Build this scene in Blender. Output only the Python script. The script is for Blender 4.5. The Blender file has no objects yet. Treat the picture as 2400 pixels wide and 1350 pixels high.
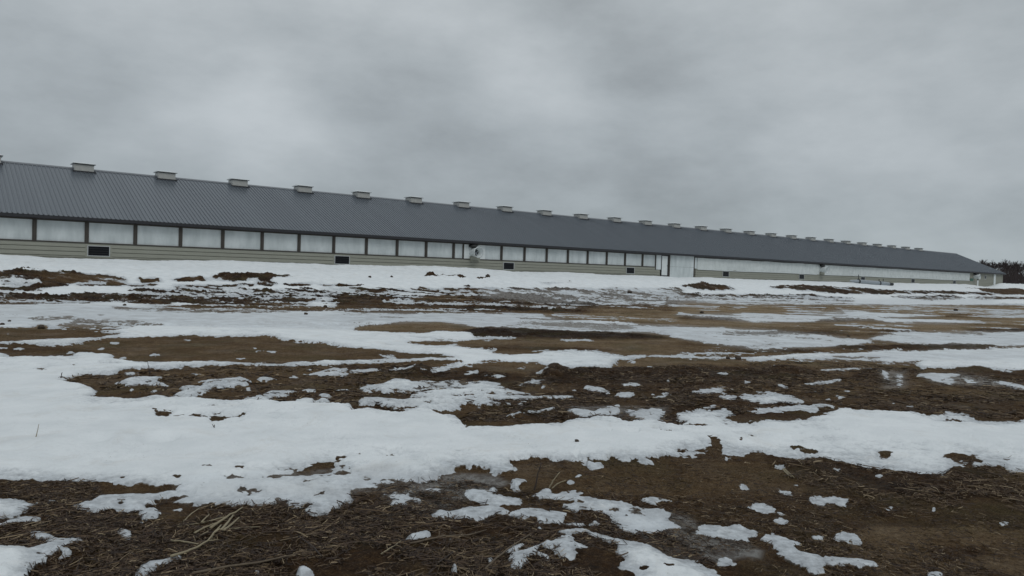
import bpy, math, random
import numpy as np
random.seed(7)
R = math.radians
sc = bpy.context.scene
C = sc.collection

# ---------------------------------------------------------------- camera
FPX, W0, H0 = 1733.0, 2400.0, 1350.0          # focal length in pixels of the photograph
ROLL, PITCH, EYE = R(1.8), math.atan(40/1733.0), 1.6
cam_d = bpy.data.cameras.new('camera'); cam = bpy.data.objects.new('camera', cam_d); C.objects.link(cam)
cam_d.sensor_width = 36.0; cam_d.lens = 36.0*FPX/W0; cam_d.clip_start = 0.05; cam_d.clip_end = 6000
from mathutils import Matrix, Vector
cam.matrix_world = Matrix.Translation((0, 0, EYE)) @ Matrix.Rotation(R(90)-PITCH, 4, 'X') @ Matrix.Rotation(ROLL, 4, 'Z')
sc.camera = cam

# ---------------------------------------------------------------- sky (overcast) and a weak veiled sun
SUN_EL, SUN_AZ = R(48), R(150)
world = bpy.data.worlds.new('World'); sc.world = world; world.use_nodes = True
nt = world.node_tree; nt.nodes.clear(); N = nt.nodes.new; L = nt.links.new
def wmath(op, a, b=None, c=None):
    n = N('ShaderNodeMath'); n.operation = op
    for i, v in enumerate((a, b, c)):
        if v is None: continue
        if isinstance(v, (int, float)): n.inputs[i].default_value = v
        else: L(v, n.inputs[i])
    return n.outputs[0]
CLOUDS = [(-19, 11.5, .075, .20), (-14, 9.5, .08, .07), (1.6, 12.5, .07, .14), (5, 18.5, .06, -.12), (9, 16.5, .075, -.09), (-27, 18, .12, .10), (-6, 20, .10, .07), (24, 16, .2, .05), (-30, 13, .07, -.05), (-9, 14.5, .06, -.06), (8, 9, .08, -.05), (20, 10, .08, .04), (-4, 7, .09, -.03)]   # bearing, height, width, lightness
tc = N('ShaderNodeTexCoord'); sep = N('ShaderNodeSeparateXYZ'); L(tc.outputs['Generated'], sep.inputs[0])
zc = wmath('ADD', wmath('MAXIMUM', sep.outputs[2], 0.0), 0.42)
px = wmath('DIVIDE', sep.outputs[0], zc); py = wmath('DIVIDE', sep.outputs[1], zc)
comb = N('ShaderNodeCombineXYZ'); L(px, comb.inputs[0]); L(py, comb.inputs[1])
n1 = N('ShaderNodeTexNoise'); n1.inputs['Scale'].default_value = 1.5; n1.inputs['Detail'].default_value = 6; n1.inputs['Roughness'].default_value = .52; n1.inputs['Distortion'].default_value = .35
mp = N('ShaderNodeMapping'); mp.inputs['Location'].default_value = (3.3, 1.7, 0); mp.inputs['Scale'].default_value = (1.35, 1.35, 3.0); L(tc.outputs['Generated'], mp.inputs[0]); L(mp.outputs[0], n1.inputs['Vector'])
n2 = N('ShaderNodeTexNoise'); n2.inputs['Scale'].default_value = 5.0; n2.inputs['Detail'].default_value = 8; n2.inputs['Roughness'].default_value = .58; L(mp.outputs[0], n2.inputs['Vector'])
cl = wmath('ADD', wmath('MULTIPLY', n1.outputs['Fac'], .62), wmath('MULTIPLY', n2.outputs['Fac'], .38))
# broad lighter and darker cloud masses, each at its own direction in the sky
wn = N('ShaderNodeTexNoise'); wn.inputs['Scale'].default_value = 4.0; wn.inputs['Detail'].default_value = 4; L(tc.outputs['Generated'], wn.inputs['Vector'])
wv = N('ShaderNodeVectorMath'); wv.operation = 'MULTIPLY_ADD'; L(wn.outputs['Color'], wv.inputs[0]); wv.inputs[1].default_value = (.16, .16, .16)
wq = N('ShaderNodeVectorMath'); wq.operation = 'ADD'; L(tc.outputs['Generated'], wq.inputs[0]); wq.inputs[1].default_value = (-.08, -.08, -.08); L(wq.outputs[0], wv.inputs[2])
for az_, el_, wd_, amt in CLOUDS:
    dn = N('ShaderNodeVectorMath'); dn.operation = 'DISTANCE'; L(wv.outputs[0], dn.inputs[0]); a_, e_ = R(az_), R(el_)
    dn.inputs[1].default_value = (math.sin(a_)*math.cos(e_), math.cos(a_)*math.cos(e_), math.sin(e_))
    g = wmath('POWER', 2.718, wmath('MULTIPLY', wmath('POWER', wmath('DIVIDE', dn.outputs['Value'], wd_), 2.0), -1.0))
    cl = wmath('ADD', cl, wmath('MULTIPLY', g, amt))
ramp = N('ShaderNodeValToRGB'); L(cl, ramp.inputs[0])
e = ramp.color_ramp.elements
e[0].position = .32; e[0].color = (.285, .31, .325, 1)
e[1].position = .74; e[1].color = (.53, .565, .585, 1)
m = e.new(.5); m.color = (.392, .426, .445, 1)
# brighter towards the zenith, a little dimmer and bluer at the horizon
el = wmath('MULTIPLY_ADD', wmath('MAXIMUM', sep.outputs[2], 0.0), 1.0, 0.0)
zr = N('ShaderNodeValToRGB'); L(el, zr.inputs[0]); z = zr.color_ramp.elements
z[0].position = 0.0; z[0].color = (.90, .95, .975, 1); z[1].position = .95; z[1].color = (1.72, 1.70, 1.70, 1)
q = z.new(.12); q.color = (.96, .98, 1.0, 1); q = z.new(.42); q.color = (1.1, 1.1, 1.1, 1)
mul = N('ShaderNodeMix'); mul.data_type = 'RGBA'; mul.blend_type = 'MULTIPLY'; mul.inputs['Factor'].default_value = 1; L(ramp.outputs[0], mul.inputs['A']); L(zr.outputs[0], mul.inputs['B'])
sky = N('ShaderNodeTexSky'); sky.sky_type = 'NISHITA'; sky.sun_disc = False; sky.sun_elevation = SUN_EL; sky.sun_rotation = SUN_AZ
bg1 = N('ShaderNodeBackground'); L(mul.outputs['Result'], bg1.inputs[0]); bg1.inputs[1].default_value = 1.0
bg2 = N('ShaderNodeBackground'); L(sky.outputs[0], bg2.inputs[0]); bg2.inputs[1].default_value = .06
mx = N('ShaderNodeMixShader'); mx.inputs[0].default_value = .06; L(bg1.outputs[0], mx.inputs[1]); L(bg2.outputs[0], mx.inputs[2])
wo = N('ShaderNodeOutputWorld'); L(mx.outputs[0], wo.inputs[0])
sd = bpy.data.lights.new('sun', 'SUN'); sd.energy = .5; sd.angle = R(25); sd.color = (1, .98, .95)
sun = bpy.data.objects.new('sun', sd); C.objects.link(sun); sun.rotation_euler = (R(90)-SUN_EL, 0, -SUN_AZ+R(180))
sc.view_settings.view_transform = 'Standard'; sc.view_settings.look = 'None'; sc.view_settings.gamma = 1; sc.view_settings.exposure = 0.0

# ---------------------------------------------------------------- helpers
def tag(o, label=None, cat=None, group=None, kind=None):
    if label: o['label'] = label
    if cat: o['category'] = cat
    if group: o['group'] = group
    if kind: o['kind'] = kind
    return o
class MB:
    def __init__(s): s.v = []; s.f = []
    def quad(s, *p):
        i = len(s.v); s.v += [tuple(q) for q in p]; s.f.append(tuple(range(i, i+len(p))))
    def box(s, x0, x1, y0, y1, z0, z1):
        i = len(s.v)
        s.v += [(x0,y0,z0),(x1,y0,z0),(x1,y1,z0),(x0,y1,z0),(x0,y0,z1),(x1,y0,z1),(x1,y1,z1),(x0,y1,z1)]
        for f in ((0,3,2,1),(4,5,6,7),(0,1,5,4),(1,2,6,5),(2,3,7,6),(3,0,4,7)): s.f.append(tuple(i+k for k in f))
        return s
    def tube(s, pts, rads, n=8, cap=True):
        base = len(s.v); P = [Vector(p) for p in pts]
        for k, p in enumerate(P):
            t = (P[min(k+1, len(P)-1)]-P[max(k-1, 0)]).normalized()
            a = t.cross(Vector((0, 0, 1)));
            if a.length < 1e-3: a = t.cross(Vector((1, 0, 0)))
            a.normalize(); b = t.cross(a)
            for j in range(n):
                w = 2*math.pi*j/n; s.v.append(tuple(p+(a*math.cos(w)+b*math.sin(w))*rads[k]))
        for k in range(len(P)-1):
            for j in range(n):
                a0 = base+k*n+j; a1 = base+k*n+(j+1) % n; s.f.append((a0, a1, a1+n, a0+n))
        if cap:
            s.f.append(tuple(base+j for j in range(n))[::-1]); s.f.append(tuple(base+(len(P)-1)*n+j for j in range(n)))
        return s
    def build(s, name, mat, parent=None, smooth=False):
        me = bpy.data.meshes.new(name); me.from_pydata(s.v, [], s.f); me.update()
        if smooth: me.polygons.foreach_set('use_smooth', [True]*len(me.polygons))
        o = bpy.data.objects.new(name, me); C.objects.link(o)
        if mat: me.materials.append(mat)
        if parent: o.parent = parent
        return o
def empty(name, loc=(0, 0, 0), rz=0):
    o = bpy.data.objects.new(name, None); C.objects.link(o); o.location = loc; o.rotation_euler = (0, 0, rz); o.empty_display_size = .3
    return o
def mat(name, col, rough=.6, metal=0.0, noise=None, bump=None, spec=.5, stretch=(1, 1, 1)):
    """noise=(scale, amount, second colour)   bump=(scale, strength, distance)"""
    m = bpy.data.materials.new(name); m.use_nodes = True; t = m.node_tree; b = t.nodes['Principled BSDF']
    b.inputs['Base Color'].default_value = (*col, 1); b.inputs['Roughness'].default_value = rough; b.inputs['Metallic'].default_value = metal
    b.inputs['Specular IOR Level'].default_value = spec
    tc = t.nodes.new('ShaderNodeTexCoord'); mp = t.nodes.new('ShaderNodeMapping'); mp.inputs['Scale'].default_value = stretch
    t.links.new(tc.outputs['Object'], mp.inputs[0])
    if noise:
        n = t.nodes.new('ShaderNodeTexNoise'); n.inputs['Scale'].default_value = noise[0]; n.inputs['Detail'].default_value = 8; n.inputs['Roughness'].default_value = .6
        t.links.new(mp.outputs[0], n.inputs['Vector'])
        r = t.nodes.new('ShaderNodeMapRange'); r.inputs['From Min'].default_value = .35; r.inputs['From Max'].default_value = .7; r.inputs['To Max'].default_value = noise[1]
        t.links.new(n.outputs['Fac'], r.inputs['Value'])
        x = t.nodes.new('ShaderNodeMix'); x.data_type = 'RGBA'; x.inputs['A'].default_value = (*col, 1); x.inputs['B'].default_value = (*noise[2], 1)
        t.links.new(r.outputs[0], x.inputs['Factor']); t.links.new(x.outputs['Result'], b.inputs['Base Color'])
    if bump:
        n = t.nodes.new('ShaderNodeTexNoise'); n.inputs['Scale'].default_value = bump[0]; n.inputs['Detail'].default_value = 6
        t.links.new(mp.outputs[0], n.inputs['Vector'])
        u = t.nodes.new('ShaderNodeBump'); u.inputs['Strength'].default_value = bump[1]; u.inputs['Distance'].default_value = bump[2]
        t.links.new(n.outputs['Fac'], u.inputs['Height']); t.links.new(u.outputs[0], b.inputs['Normal'])
    return m

# numpy value noise on the ground (metres)
def vnoise(x, y, seed):
    xi = np.floor(x).astype(np.int64); yi = np.floor(y).astype(np.int64); fx = x-xi; fy = y-yi
    fx = fx*fx*fx*(fx*(fx*6-15)+10); fy = fy*fy*fy*(fy*(fy*6-15)+10)
    def h(a, b):
        k = (a*374761393+b*668265263+seed*2147483647) & 0xffffffff
        k = ((k ^ (k >> 13))*1274126177) & 0xffffffff
        return ((k ^ (k >> 16)) & 0xffff)/65535.0
    a = h(xi, yi); b = h(xi+1, yi); c = h(xi, yi+1); d = h(xi+1, yi+1)
    return (a+(b-a)*fx)*(1-fy)+(c+(d-c)*fx)*fy-.5
def fbm(x, y, lams, seed, gain=.6):
    s = 0; a = 1.0; t = 0
    for i, l in enumerate(lams):
        co, si = math.cos(i*1.3+seed), math.sin(i*1.3+seed)
        s = s+a*vnoise((x*co-y*si)/l, (x*si+y*co)/l, seed*17+i); t += a; a *= gain
    return s/t*2.0

# ---------------------------------------------------------------- terrain shape (world metres)
DV = np.array([0.78016245, 0.62557698]); NV = np.array([-DV[1], DV[0]]); DW = 46.518   # barn axis, its normal, distance of its front wall
SNS = [-40, 3.2, 5.1, 8.3, 11.5, 14.7, 17.6, 23.0, 25.6, 29.2, 33.0, 36.4, 41.9, 48.0, 54.4, 56.9, 60.6, 70.5, 80.0, 93.2, 110.5, 126.3, 134.1, 145.1, 200]
SNZ = [1.58, 1.58, 1.52, 1.50, 1.57, 1.64, 1.58, 1.62, 1.64, 1.74, 1.68, 1.50, 1.62, 1.51, 1.52, 1.45, 1.52, 1.48, 1.45, 1.5, 1.62, 1.71, 1.42, 1.38, 1.40]
def sstep(a, b, x):
    t = np.clip((x-a)/(b-a), 0, 1); return t*t*(3-2*t)
def zbase(x, y):
    p = NV[0]*x+NV[1]*y; s = DV[0]*x+DV[1]*y
    z = 1.38*sstep(DW-10.5, DW-.9, p)
    top = np.interp(s, SNS, SNZ)
    z = z+(top-1.38)*np.exp(-((p-(DW-1.15))/.75)**2)*(s > -60)
    z = z+.75*np.exp(-(((p-(DW-1.6))/1.3)**2)-(((s-141)/3.2)**2))      # ploughed heap by the far corner
    r = np.hypot(x, y); z = z+1.9*sstep(170, 420, r)
    return z
def project(x, y, z):
    z = z-EYE; cp, sp = math.cos(PITCH), math.sin(PITCH)
    dep = y*cp-z*sp; up = y*sp+z*cp; dep = np.where(dep > .05, dep, .05)
    xr = FPX*x/dep; yr = FPX*up/dep; c, s = math.cos(ROLL), math.sin(ROLL)
    return W0/2+xr*c+yr*s, H0/2-(-xr*s+yr*c)
def ray(pxx, pyy):
    x = pxx-W0/2; y = -(pyy-H0/2); c, s = math.cos(ROLL), math.sin(ROLL)
    xr = x*c-y*s; yr = x*s+y*c; cp, sp = math.cos(PITCH), math.sin(PITCH)
    return xr, FPX*cp+yr*sp, -FPX*sp+yr*cp
def ground_at(pxx, pyy):
    rx, ry, rz = ray(np.asarray(pxx, float), np.asarray(pyy, float))
    ts = np.linspace(math.log(2.0), math.log(400), 1500); hit = np.zeros(np.shape(rx)); done = np.zeros(np.shape(rx), bool)
    for t in ts:
        k = math.exp(t)/ry; below = (EYE+rz*k <= zbase(rx*k, ry*k)) & ~done
        hit = np.where(below, k, hit); done |= below
    return rx*hit, ry*hit
# ---------------------------------------------------------------- surveyed outlines of snow, soil and ice
ORG = {'A': (0, 600), 'B': (800, 600), 'C': (1600, 600), 'D': (0, 900), 'E': (800, 900), 'F': (1600, 900)}
RX0, RX1, RY0, RY1 = -300, 2700, 560, 1450
def fill(img, org, pts, val):
    ox, oy = ORG[org]; P = np.array([(ox+p/3.0-RX0, oy+q/3.0-RY0) for p, q in zip(pts[0::2], pts[1::2])])
    y0 = max(0, int(P[:, 1].min())); y1 = min(img.shape[0]-1, int(P[:, 1].max())+1); Q = np.roll(P, -1, 0)
    for r in range(y0, y1+1):
        yy = r+.5; k = (P[:, 1] <= yy) != (Q[:, 1] <= yy)
        if not k.any(): continue
        a, b = P[k], Q[k]; xs = np.sort(a[:, 0]+(yy-a[:, 1])/(b[:, 1]-a[:, 1])*(b[:, 0]-a[:, 0]))
        for u, w in zip(xs[0::2], xs[1::2]):
            i0, i1 = max(0, int(u+.5)), min(img.shape[1], int(w+.5))
            if i1 > i0: img[r, i0:i1] = val
DENTS = [(213, 1044, .16, .05), (372, 1036, .15, .06), (42, 1063, .14, .04), (2303, 1046, .15, .06), (925, 1067, .12, .05), (1013, 1094, .07, .05), (330, 1027, .12, .02), (740, 1025, .25, .02)]
RUTS = [(200, 757, 600, 771), (600, 755, 1000, 768), (570, 766, 830, 770), (820, 722, 1500, 738), (300, 712, 900, 728)]
POLYS = [
# ---- far bank and everything down to the icy track: snow
('S','A',1,[-900,-200,9000,-200,9000,345,4800,345,2500,345,2500,630,2280,615,2000,590,1870,565,1700,570,1560,572,1380,558,1200,560,960,572,760,580,450,630,340,625,0,615,-900,620]),
('S','A',.62,[900,232,4800,225,4800,262,6000,290,6000,340,4800,345,2400,345,1640,335,1800,290,900,290]),
('S','A',0,[-900,505,0,505,240,510,340,520,600,515,850,520,930,525,600,530,800,540,860,555,600,580,300,590,0,605,-900,605]),
('S','A',.2,[-900,110,0,105,130,95,200,88,290,95,420,105,470,110,600,125,700,128,800,140,840,155,900,165,890,200,800,218,740,200,560,190,500,200,300,190,280,170,-900,165]),
('S','A',.62,[140,98,300,96,430,108,470,118,300,120,180,112]),('S','A',.62,[570,124,760,130,800,145,600,140]),('S','A',.9,[400,128,460,126,450,134]),('S','A',.6,[-100,148,200,150,420,158,400,172,100,165,-100,164]),('S','A',.9,[180,105,230,103,220,112]),('S','A',.7,[1500,160,1560,165,1540,182,1480,178]),('S','A',.8,[1820,150,1880,158,1870,172,1790,195,1760,200,1830,165]),
('S','A',.45,[0,175,160,180,280,188,500,205,500,215,330,225,200,240,330,250,310,258,0,255,0,240,180,225,240,215,0,210]),
('S','A',0,[-900,215,120,225,300,205,500,206,490,216,330,228,220,245,100,245,-900,240]),
('S','A',0,[960,165,1120,160,1140,188,1000,192]),('S','A',0,[1210,165,1290,160,1430,150,1460,180,1350,185,1250,188]),
('S','A',.15,[1480,150,1540,130,1700,122,1900,127,2090,150,1950,160,1900,175,1970,200,1900,218,1800,205,1830,165,1700,180,1590,185]),
('S','A',0,[1560,205,1700,195,1800,200,1780,215,1560,215]),
('S','A',0,[530,202,850,205,1110,205,1110,220,880,218,550,215]),('S','A',.15,[1170,210,1500,207,1700,215,1500,235,1250,225]),
('S','A',0,[2000,200,2180,198,2200,212,2000,216]),('S','A',0,[2210,203,2400,205,2520,208,2560,215,2280,222]),
('S','A',.55,[900,232,2400,232,2400,285,1900,292,1300,288,900,270]),
('S','A',.24,[-900,265,0,265,120,268,200,280,400,285,600,270,800,272,1000,285,1190,285,1300,290,1500,290,1850,290,1860,305,1750,335,1640,345,1430,345,1260,330,1100,350,950,345,850,325,700,330,500,345,320,345,130,350,-900,345]),
('S','A',1,[1060,290,1170,290,1160,303,1070,302]),('S','A',.9,[540,315,620,315,600,325,540,325]),
('S','A',0,[1870,318,1980,308,2200,305,2240,318,2180,330,2000,328]),('S','A',0,[2330,308,2500,305,2500,330,2340,325]),
('S','A',0,[1640,330,1900,335,2180,340,2170,352,1700,350]),
('S','A',.4,[750,358,1100,360,1500,350,1900,350,2500,365,2500,400,1900,400,1200,405,900,390]),
('S','A',.45,[200,445,340,432,560,438,600,455,500,462,220,460]),('S','A',.42,[560,458,900,455,1150,480,1100,500,900,515,700,510,500,510,380,500]),
('S','A',.35,[0,425,150,428,150,433,0,433]),('S','A',.2,[680,425,750,422,740,430,690,432]),
('S','A',0,[230,505,290,492,340,505,330,520,240,520]),
('S','A',.92,[-900,620,0,610,240,590,450,585,620,577,780,575,760,583,560,590,430,605,340,625,200,618,0,620]),
('S','A',1,[80,650,150,643,175,652,110,660]),('S','A',1,[-100,648,50,645,60,652,-100,655]),('S','A',1,[340,625,400,615,450,625,360,633]),
('S','A',1,[470,672,510,668,525,678,480,684]),('S','A',1,[1050,690,1090,680,1140,687,1120,700,1060,702]),('S','A',1,[1660,714,1720,713,1725,722,1690,727]),('S','A',.9,[690,645,720,638,745,642,710,656]),
('S','A',1,[1270,585,1340,583,1335,590]),('S','A',1,[760,608,840,605,830,615]),('S','A',1,[35,550,75,546,60,558]),('S','A',1,[1760,638,1810,636,1800,645]),('S','A',1,[1790,662,1950,664,1940,672,1800,668]),
('S','B',.10,[-30,280,300,285,480,300,560,290,750,280,950,290,1150,272,1400,285,1540,320,1700,328,1850,350,1800,372,1500,388,1300,402,900,402,600,408,300,398,-30,402]),
('S','B',.5,[350,315,480,312,500,335,700,340,900,348,450,350,300,335]),('S','B',.55,[-30,378,600,375,1000,371,1500,374,1500,380,900,384,-30,394]),
('S','B',.3,[200,240,420,236,420,246,200,248]),('S','B',.3,[540,225,700,230,690,240,540,238]),('S','B',.45,[1500,225,1900,240,2300,262,2500,270,2500,300,2000,290,1700,262,1500,245]),
('S','B',.2,[1480,275,1600,272,1680,310,1560,318]),('S','B',.15,[700,235,1060,230,1070,240,760,248]),('S','B',.2,[780,255,1050,262,1040,268,800,265]),
('S','B',.3,[1000,270,1200,262,1250,272,1080,280]),('S','B',.2,[1360,190,1500,188,1620,180,1640,188,1500,200]),('S','B',.2,[1650,170,1740,188,1680,190]),('S','B',.3,[1350,235,1600,240,1580,248,1350,246]),
('S','B',0,[580,150,615,125,640,140,690,150,850,150,890,160,850,168,700,160,600,155]),('S','B',0,[940,160,1000,158,1030,145,1050,160,960,168]),('S','B',.3,[850,210,900,208,910,215,860,217]),
('S','B',.35,[1700,300,2500,300,2500,325,2100,318,1700,312]),('S','B',.25,[2280,325,2500,320,2500,350,2350,345]),('S','B',.4,[1850,345,2500,350,2500,372,2100,372,1900,360]),('S','B',.16,[1500,405,2500,410,2500,492,2300,490,2060,468,1600,452,1500,445,1480,420]),
# ---- centre: snow and ice between y 735 and 850
('S','B',.93,[0,400,400,410,900,408,1390,415,1480,440,1490,448,1300,450,1600,455,1900,455,2040,465,2100,485,2250,490,2500,500,2500,580,2300,575,2330,565,2200,545,1950,540,1700,545,1500,535,1150,510,1000,510,930,505,860,480,700,460,500,460,380,465,350,480,0,490,-30,400]),
('S','B',.3,[200,432,380,428,480,437,380,443]),('S','B',0,[1200,443,1500,447,1400,452]),
('S','B',.3,[1150,490,1250,475,1600,475,2000,490,2100,510,1900,525,1700,520,1500,515,1300,505]),
('S','B',1,[-60,525,300,530,600,545,650,532,700,530,800,545,860,540,910,548,925,560,930,580,1100,572,1230,575,1230,582,1000,585,800,600,450,605,600,625,800,620,860,640,1000,650,1100,660,1080,665,1040,690,1200,700,1400,690,1450,680,1300,665,1500,665,1800,665,1900,690,2000,705,2500,710,2500,720,2100,725,1950,740,1930,780,1880,795,1700,790,1500,790,1400,760,1350,750,1150,745,900,760,830,785,760,790,640,800,640,780,700,775,880,740,600,735,400,745,200,755,0,760,-30,760,-30,735,0,735,200,725,400,725,700,715,830,720,680,690,500,690,380,670,200,650,0,635,-60,625]),
('S','B',0,[950,740,1020,735,1110,730,1100,742,1000,748]),('S','B',.25,[250,700,350,700,380,712,320,722]),
('S','B',.6,[230,700,370,700,385,720,300,720]),('S','B',1,[985,595,1060,596,1040,603]),
('S','B',.85,[1530,595,1600,588,1740,592,1780,602,1600,607]),
('S','B',.86,[-30,800,150,800,260,790,300,800,500,775,540,790,420,800,300,812,110,822,0,835,-30,835]),
('S','B',0,[-30,770,100,772,270,768,250,782,100,798,-30,797]),
('S','B',1,[560,805,600,810,590,820,555,818]),('S','B',.86,[640,780,760,775,800,790,750,800,700,815,650,820,620,800]),
('S','B',1,[860,830,900,815,930,800,965,810,970,825,930,832,890,838]),('S','B',.86,[1000,845,1050,842,1200,855,1110,858]),('S','B',.9,[870,773,920,773,910,785]),
('S','B',1,[1370,825,1420,805,1450,790,1445,812,1410,832]),('S','B',1,[1210,790,1250,780,1290,775,1335,795,1270,800]),
('S','B',1,[2010,745,2040,741,2075,748,2070,758,2015,757]),('S','B',1,[2140,800,2180,795,2200,808,2150,810]),('S','B',1,[2275,868,2310,870,2315,888,2280,885]),
('S','B',.86,[100,915,170,900,270,900,380,855,470,865,480,885,560,875,700,880,780,865,850,885,840,910,870,910,900,895,950,905,1120,915,1200,940,1330,965,1350,990,1500,985,1640,990,1630,1005,1400,1010,1330,1020,1150,1015,1100,1020,1110,1045,1180,1060,1190,1070,1080,1080,1000,1060,880,1055,850,1080,700,1085,560,1080,470,1060,380,1080,250,1045,160,1055,120,1025,160,1000,300,1010,420,1020,540,1010,590,995,480,1000,490,970,600,950,540,945,400,960,320,975,240,945,120,925]),
('S','B',.68,[480,905,700,890,850,900,850,945,620,950,500,935]),('S','B',0,[1040,1022,1110,1018,1090,1035]),('S','B',1,[130,948,180,945,225,955,180,962]),
('S','B',0,[500,880,640,888,700,885,690,895,560,892]),
('S','B',.85,[850,885,1000,875,1130,890,1100,905,900,900]),
('S','B',.86,[1150,1130,1250,1105,1370,1100,1500,1070,1500,1085,1400,1105,1300,1130,1250,1142,1170,1140]),
('S','B',.86,[1200,915,1260,890,1340,865,1440,870,1400,885,1300,900,1240,920]),('S','B',1,[1400,918,1425,905,1440,915,1410,925]),
('S','B',1,[-30,1060,60,1060,80,1080,20,1105,-30,1112]),('S','B',1,[-30,930,60,932,40,940,-30,940]),
('S','B',.85,[1680,930,1740,910,1850,930,1900,970,1820,970,1740,945]),('S','B',1,[1930,970,1960,958,2000,953,2060,965,2040,995,1960,1000]),('S','B',.75,[2180,970,2300,965,2330,985,2200,998]),
('S','B',.8,[1950,905,2040,895,2110,900,2090,915,1990,915]),('S','B',.72,[1570,1080,1720,1080,1780,1100,1850,1060,1950,1050,1960,1080,1950,1110,1850,1115,1700,1130,1620,1110]),
('S','B',.9,[1230,1050,1260,1040,1290,1052,1250,1060]),('S','B',.9,[1150,1045,1190,1045,1200,1060,1160,1058]),('S','B',.8,[1605,948,1650,945,1655,955]),
('S','B',.75,[2000,1080,2200,1075,2280,1100,2230,1140,2290,1190,2270,1215,2100,1180,2060,1130]),('S','B',.9,[2340,1160,2500,1150,2500,1190,2350,1190]),('S','B',.8,[2090,1045,2210,1052,2200,1058]),
# ---- right: C
('S','C',.15,[0,200,80,200,110,190,200,210,300,210,400,240,330,245,200,245,100,240,0,215]),('S','C',.3,[50,190,200,200,180,208,60,205]),
('S','C',.2,[600,225,700,208,850,205,1050,215,1200,225,1300,235,1450,250,1800,245,2000,255,2180,265,2230,275,2100,275,1750,265,1400,270,1150,270,1000,260,850,245]),
('S','C',0,[1900,215,2080,218,2700,222,2700,270,2250,275,2200,265,2100,250,2080,235]),('S','C',.1,[1830,208,1950,208,2080,225,2000,228]),
('S','C',.2,[270,275,500,280,700,285,900,270,1000,285,1100,290,1100,315,1000,300,850,300,600,295,400,290]),
('S','C',.42,[1450,285,1900,280,2000,300,1800,318,1500,300]),('S','C',.3,[2000,290,2250,288,2700,295,2700,305,2100,310]),
('S','C',.24,[-30,320,150,330,400,345,480,355,430,370,300,385,150,385,-30,365]),('S','C',.2,[530,350,700,340,950,350,1100,390,1140,410,950,418,430,410,430,400,800,403,720,385,560,360]),
('S','C',.2,[1050,350,1900,350,2250,340,2700,345,2700,418,2000,422,1750,430,1700,415,1400,410,1250,395,1080,375]),
('S','C',.8,[1390,390,1520,390,1510,398,1400,398]),('S','C',.85,[2140,392,2700,392,2700,404,2200,402]),('S','C',.7,[1380,362,1620,364,1600,372,1400,370]),
('S','C',0,[-30,425,100,428,330,438,440,450,-30,445]),
('S','C',.12,[-30,435,2700,425,2700,800,-30,740]),
('S','C',.93,[-30,400,100,415,400,415,420,410,900,418,1150,412,1100,375,1350,405,1850,420,1700,432,1450,430,1350,450,980,445,960,460,750,465,500,465,430,450,350,435,150,425,-30,412]),
('S','C',.93,[1340,450,1500,447,1900,450,2130,462,1900,478,1650,475,1450,470]),('S','C',.8,[2000,418,2700,415,2700,434,2150,432]),
('S','C',.95,[1000,480,1200,483,1650,525,1600,530,1300,505]),
('S','C',.9,[-30,500,270,507,400,525,640,525,720,545,850,555,1000,560,1100,580,1300,590,1350,600,1200,625,1000,640,800,645,700,650,500,660,450,640,300,630,150,620,100,600,-30,585]),
('S','C',0,[230,548,640,540,700,530,740,545,600,555,400,555]),('S','C',.2,[790,570,900,572,1000,580,950,588,800,582]),('S','C',.4,[500,632,640,615,760,615,600,635]),('S','C',.3,[280,588,380,590,340,600]),
('S','C',.93,[1310,580,1550,535,1800,540,2100,545,2300,530,2700,535,2700,632,2200,632,1900,632,1700,632,1500,605]),
('S','C',.95,[1100,690,1400,665,1750,665,2000,660,2700,645,2700,800,2250,808,2150,790,2050,780,1850,800,1680,795,1640,760,1700,740,1400,740,1000,730,900,735,780,730,640,745,520,755,400,730,240,730,-30,725,-30,712,200,712,400,722,600,715,800,695,900,690]),
('S','C',.6,[1130,652,1400,660,1600,655,1500,672,1200,668]),
('S','C',0,[1050,706,1250,704,1400,716,1300,720,1080,718]),('S','C',.9,[-30,685,300,687,550,690,540,697,0,694]),
('S','C',0,[1000,640,1150,632,1500,635,1850,630,1900,625,2100,628,2200,635,2200,650,1950,662,1750,658,1500,655,1200,650]),
('S','C',.75,[230,782,310,780,300,790]),('S','C',.7,[570,783,700,780,650,790]),('S','C',.72,[960,810,1100,800,1350,795,1330,802,1000,820]),
('S','C',.85,[1640,850,1720,830,1850,835,1950,835,1960,850,1870,860,1930,900,1890,920,1800,905,1700,870]),('S','C',.85,[2160,895,2260,885,2400,920,2600,950,2600,975,2300,930]),('S','C',.52,[1950,860,2100,890,2180,905,2000,900]),
('S','C',.65,[1400,815,1450,820,1450,885,1410,870]),('S','C',.7,[1500,820,1560,850,1560,880,1530,940,1510,930]),('S','C',0,[1455,820,1495,820,1495,880,1460,880]),
('S','C',1,[240,830,300,822,330,835,290,845]),('S','C',.9,[390,895,490,890,450,905]),('S','C',.72,[760,920,900,905,1100,880,1120,890,1000,910,850,925]),('S','C',.8,[650,905,690,908,760,940,680,930]),
('S','C',.9,[60,965,110,935,250,925,380,945,300,960,180,975]),('S','C',1,[250,990,320,985,380,1000,370,1020,300,1015]),('S','C',.86,[400,1000,440,985,520,985,510,955,600,960,760,985,850,1035,820,1045,700,1030,620,1045,500,1040,420,1020]),
('S','C',1,[1080,990,1160,1005,1100,1012]),('S','C',1,[1120,960,1180,960,1170,972]),('S','C',1,[980,1020,1030,1015,1035,1035]),('S','C',.9,[1430,1048,1500,1052,1480,1062]),('S','C',.8,[915,960,945,960,940,970]),('S','C',.7,[1550,1062,1640,1062,1620,1074]),
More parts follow.
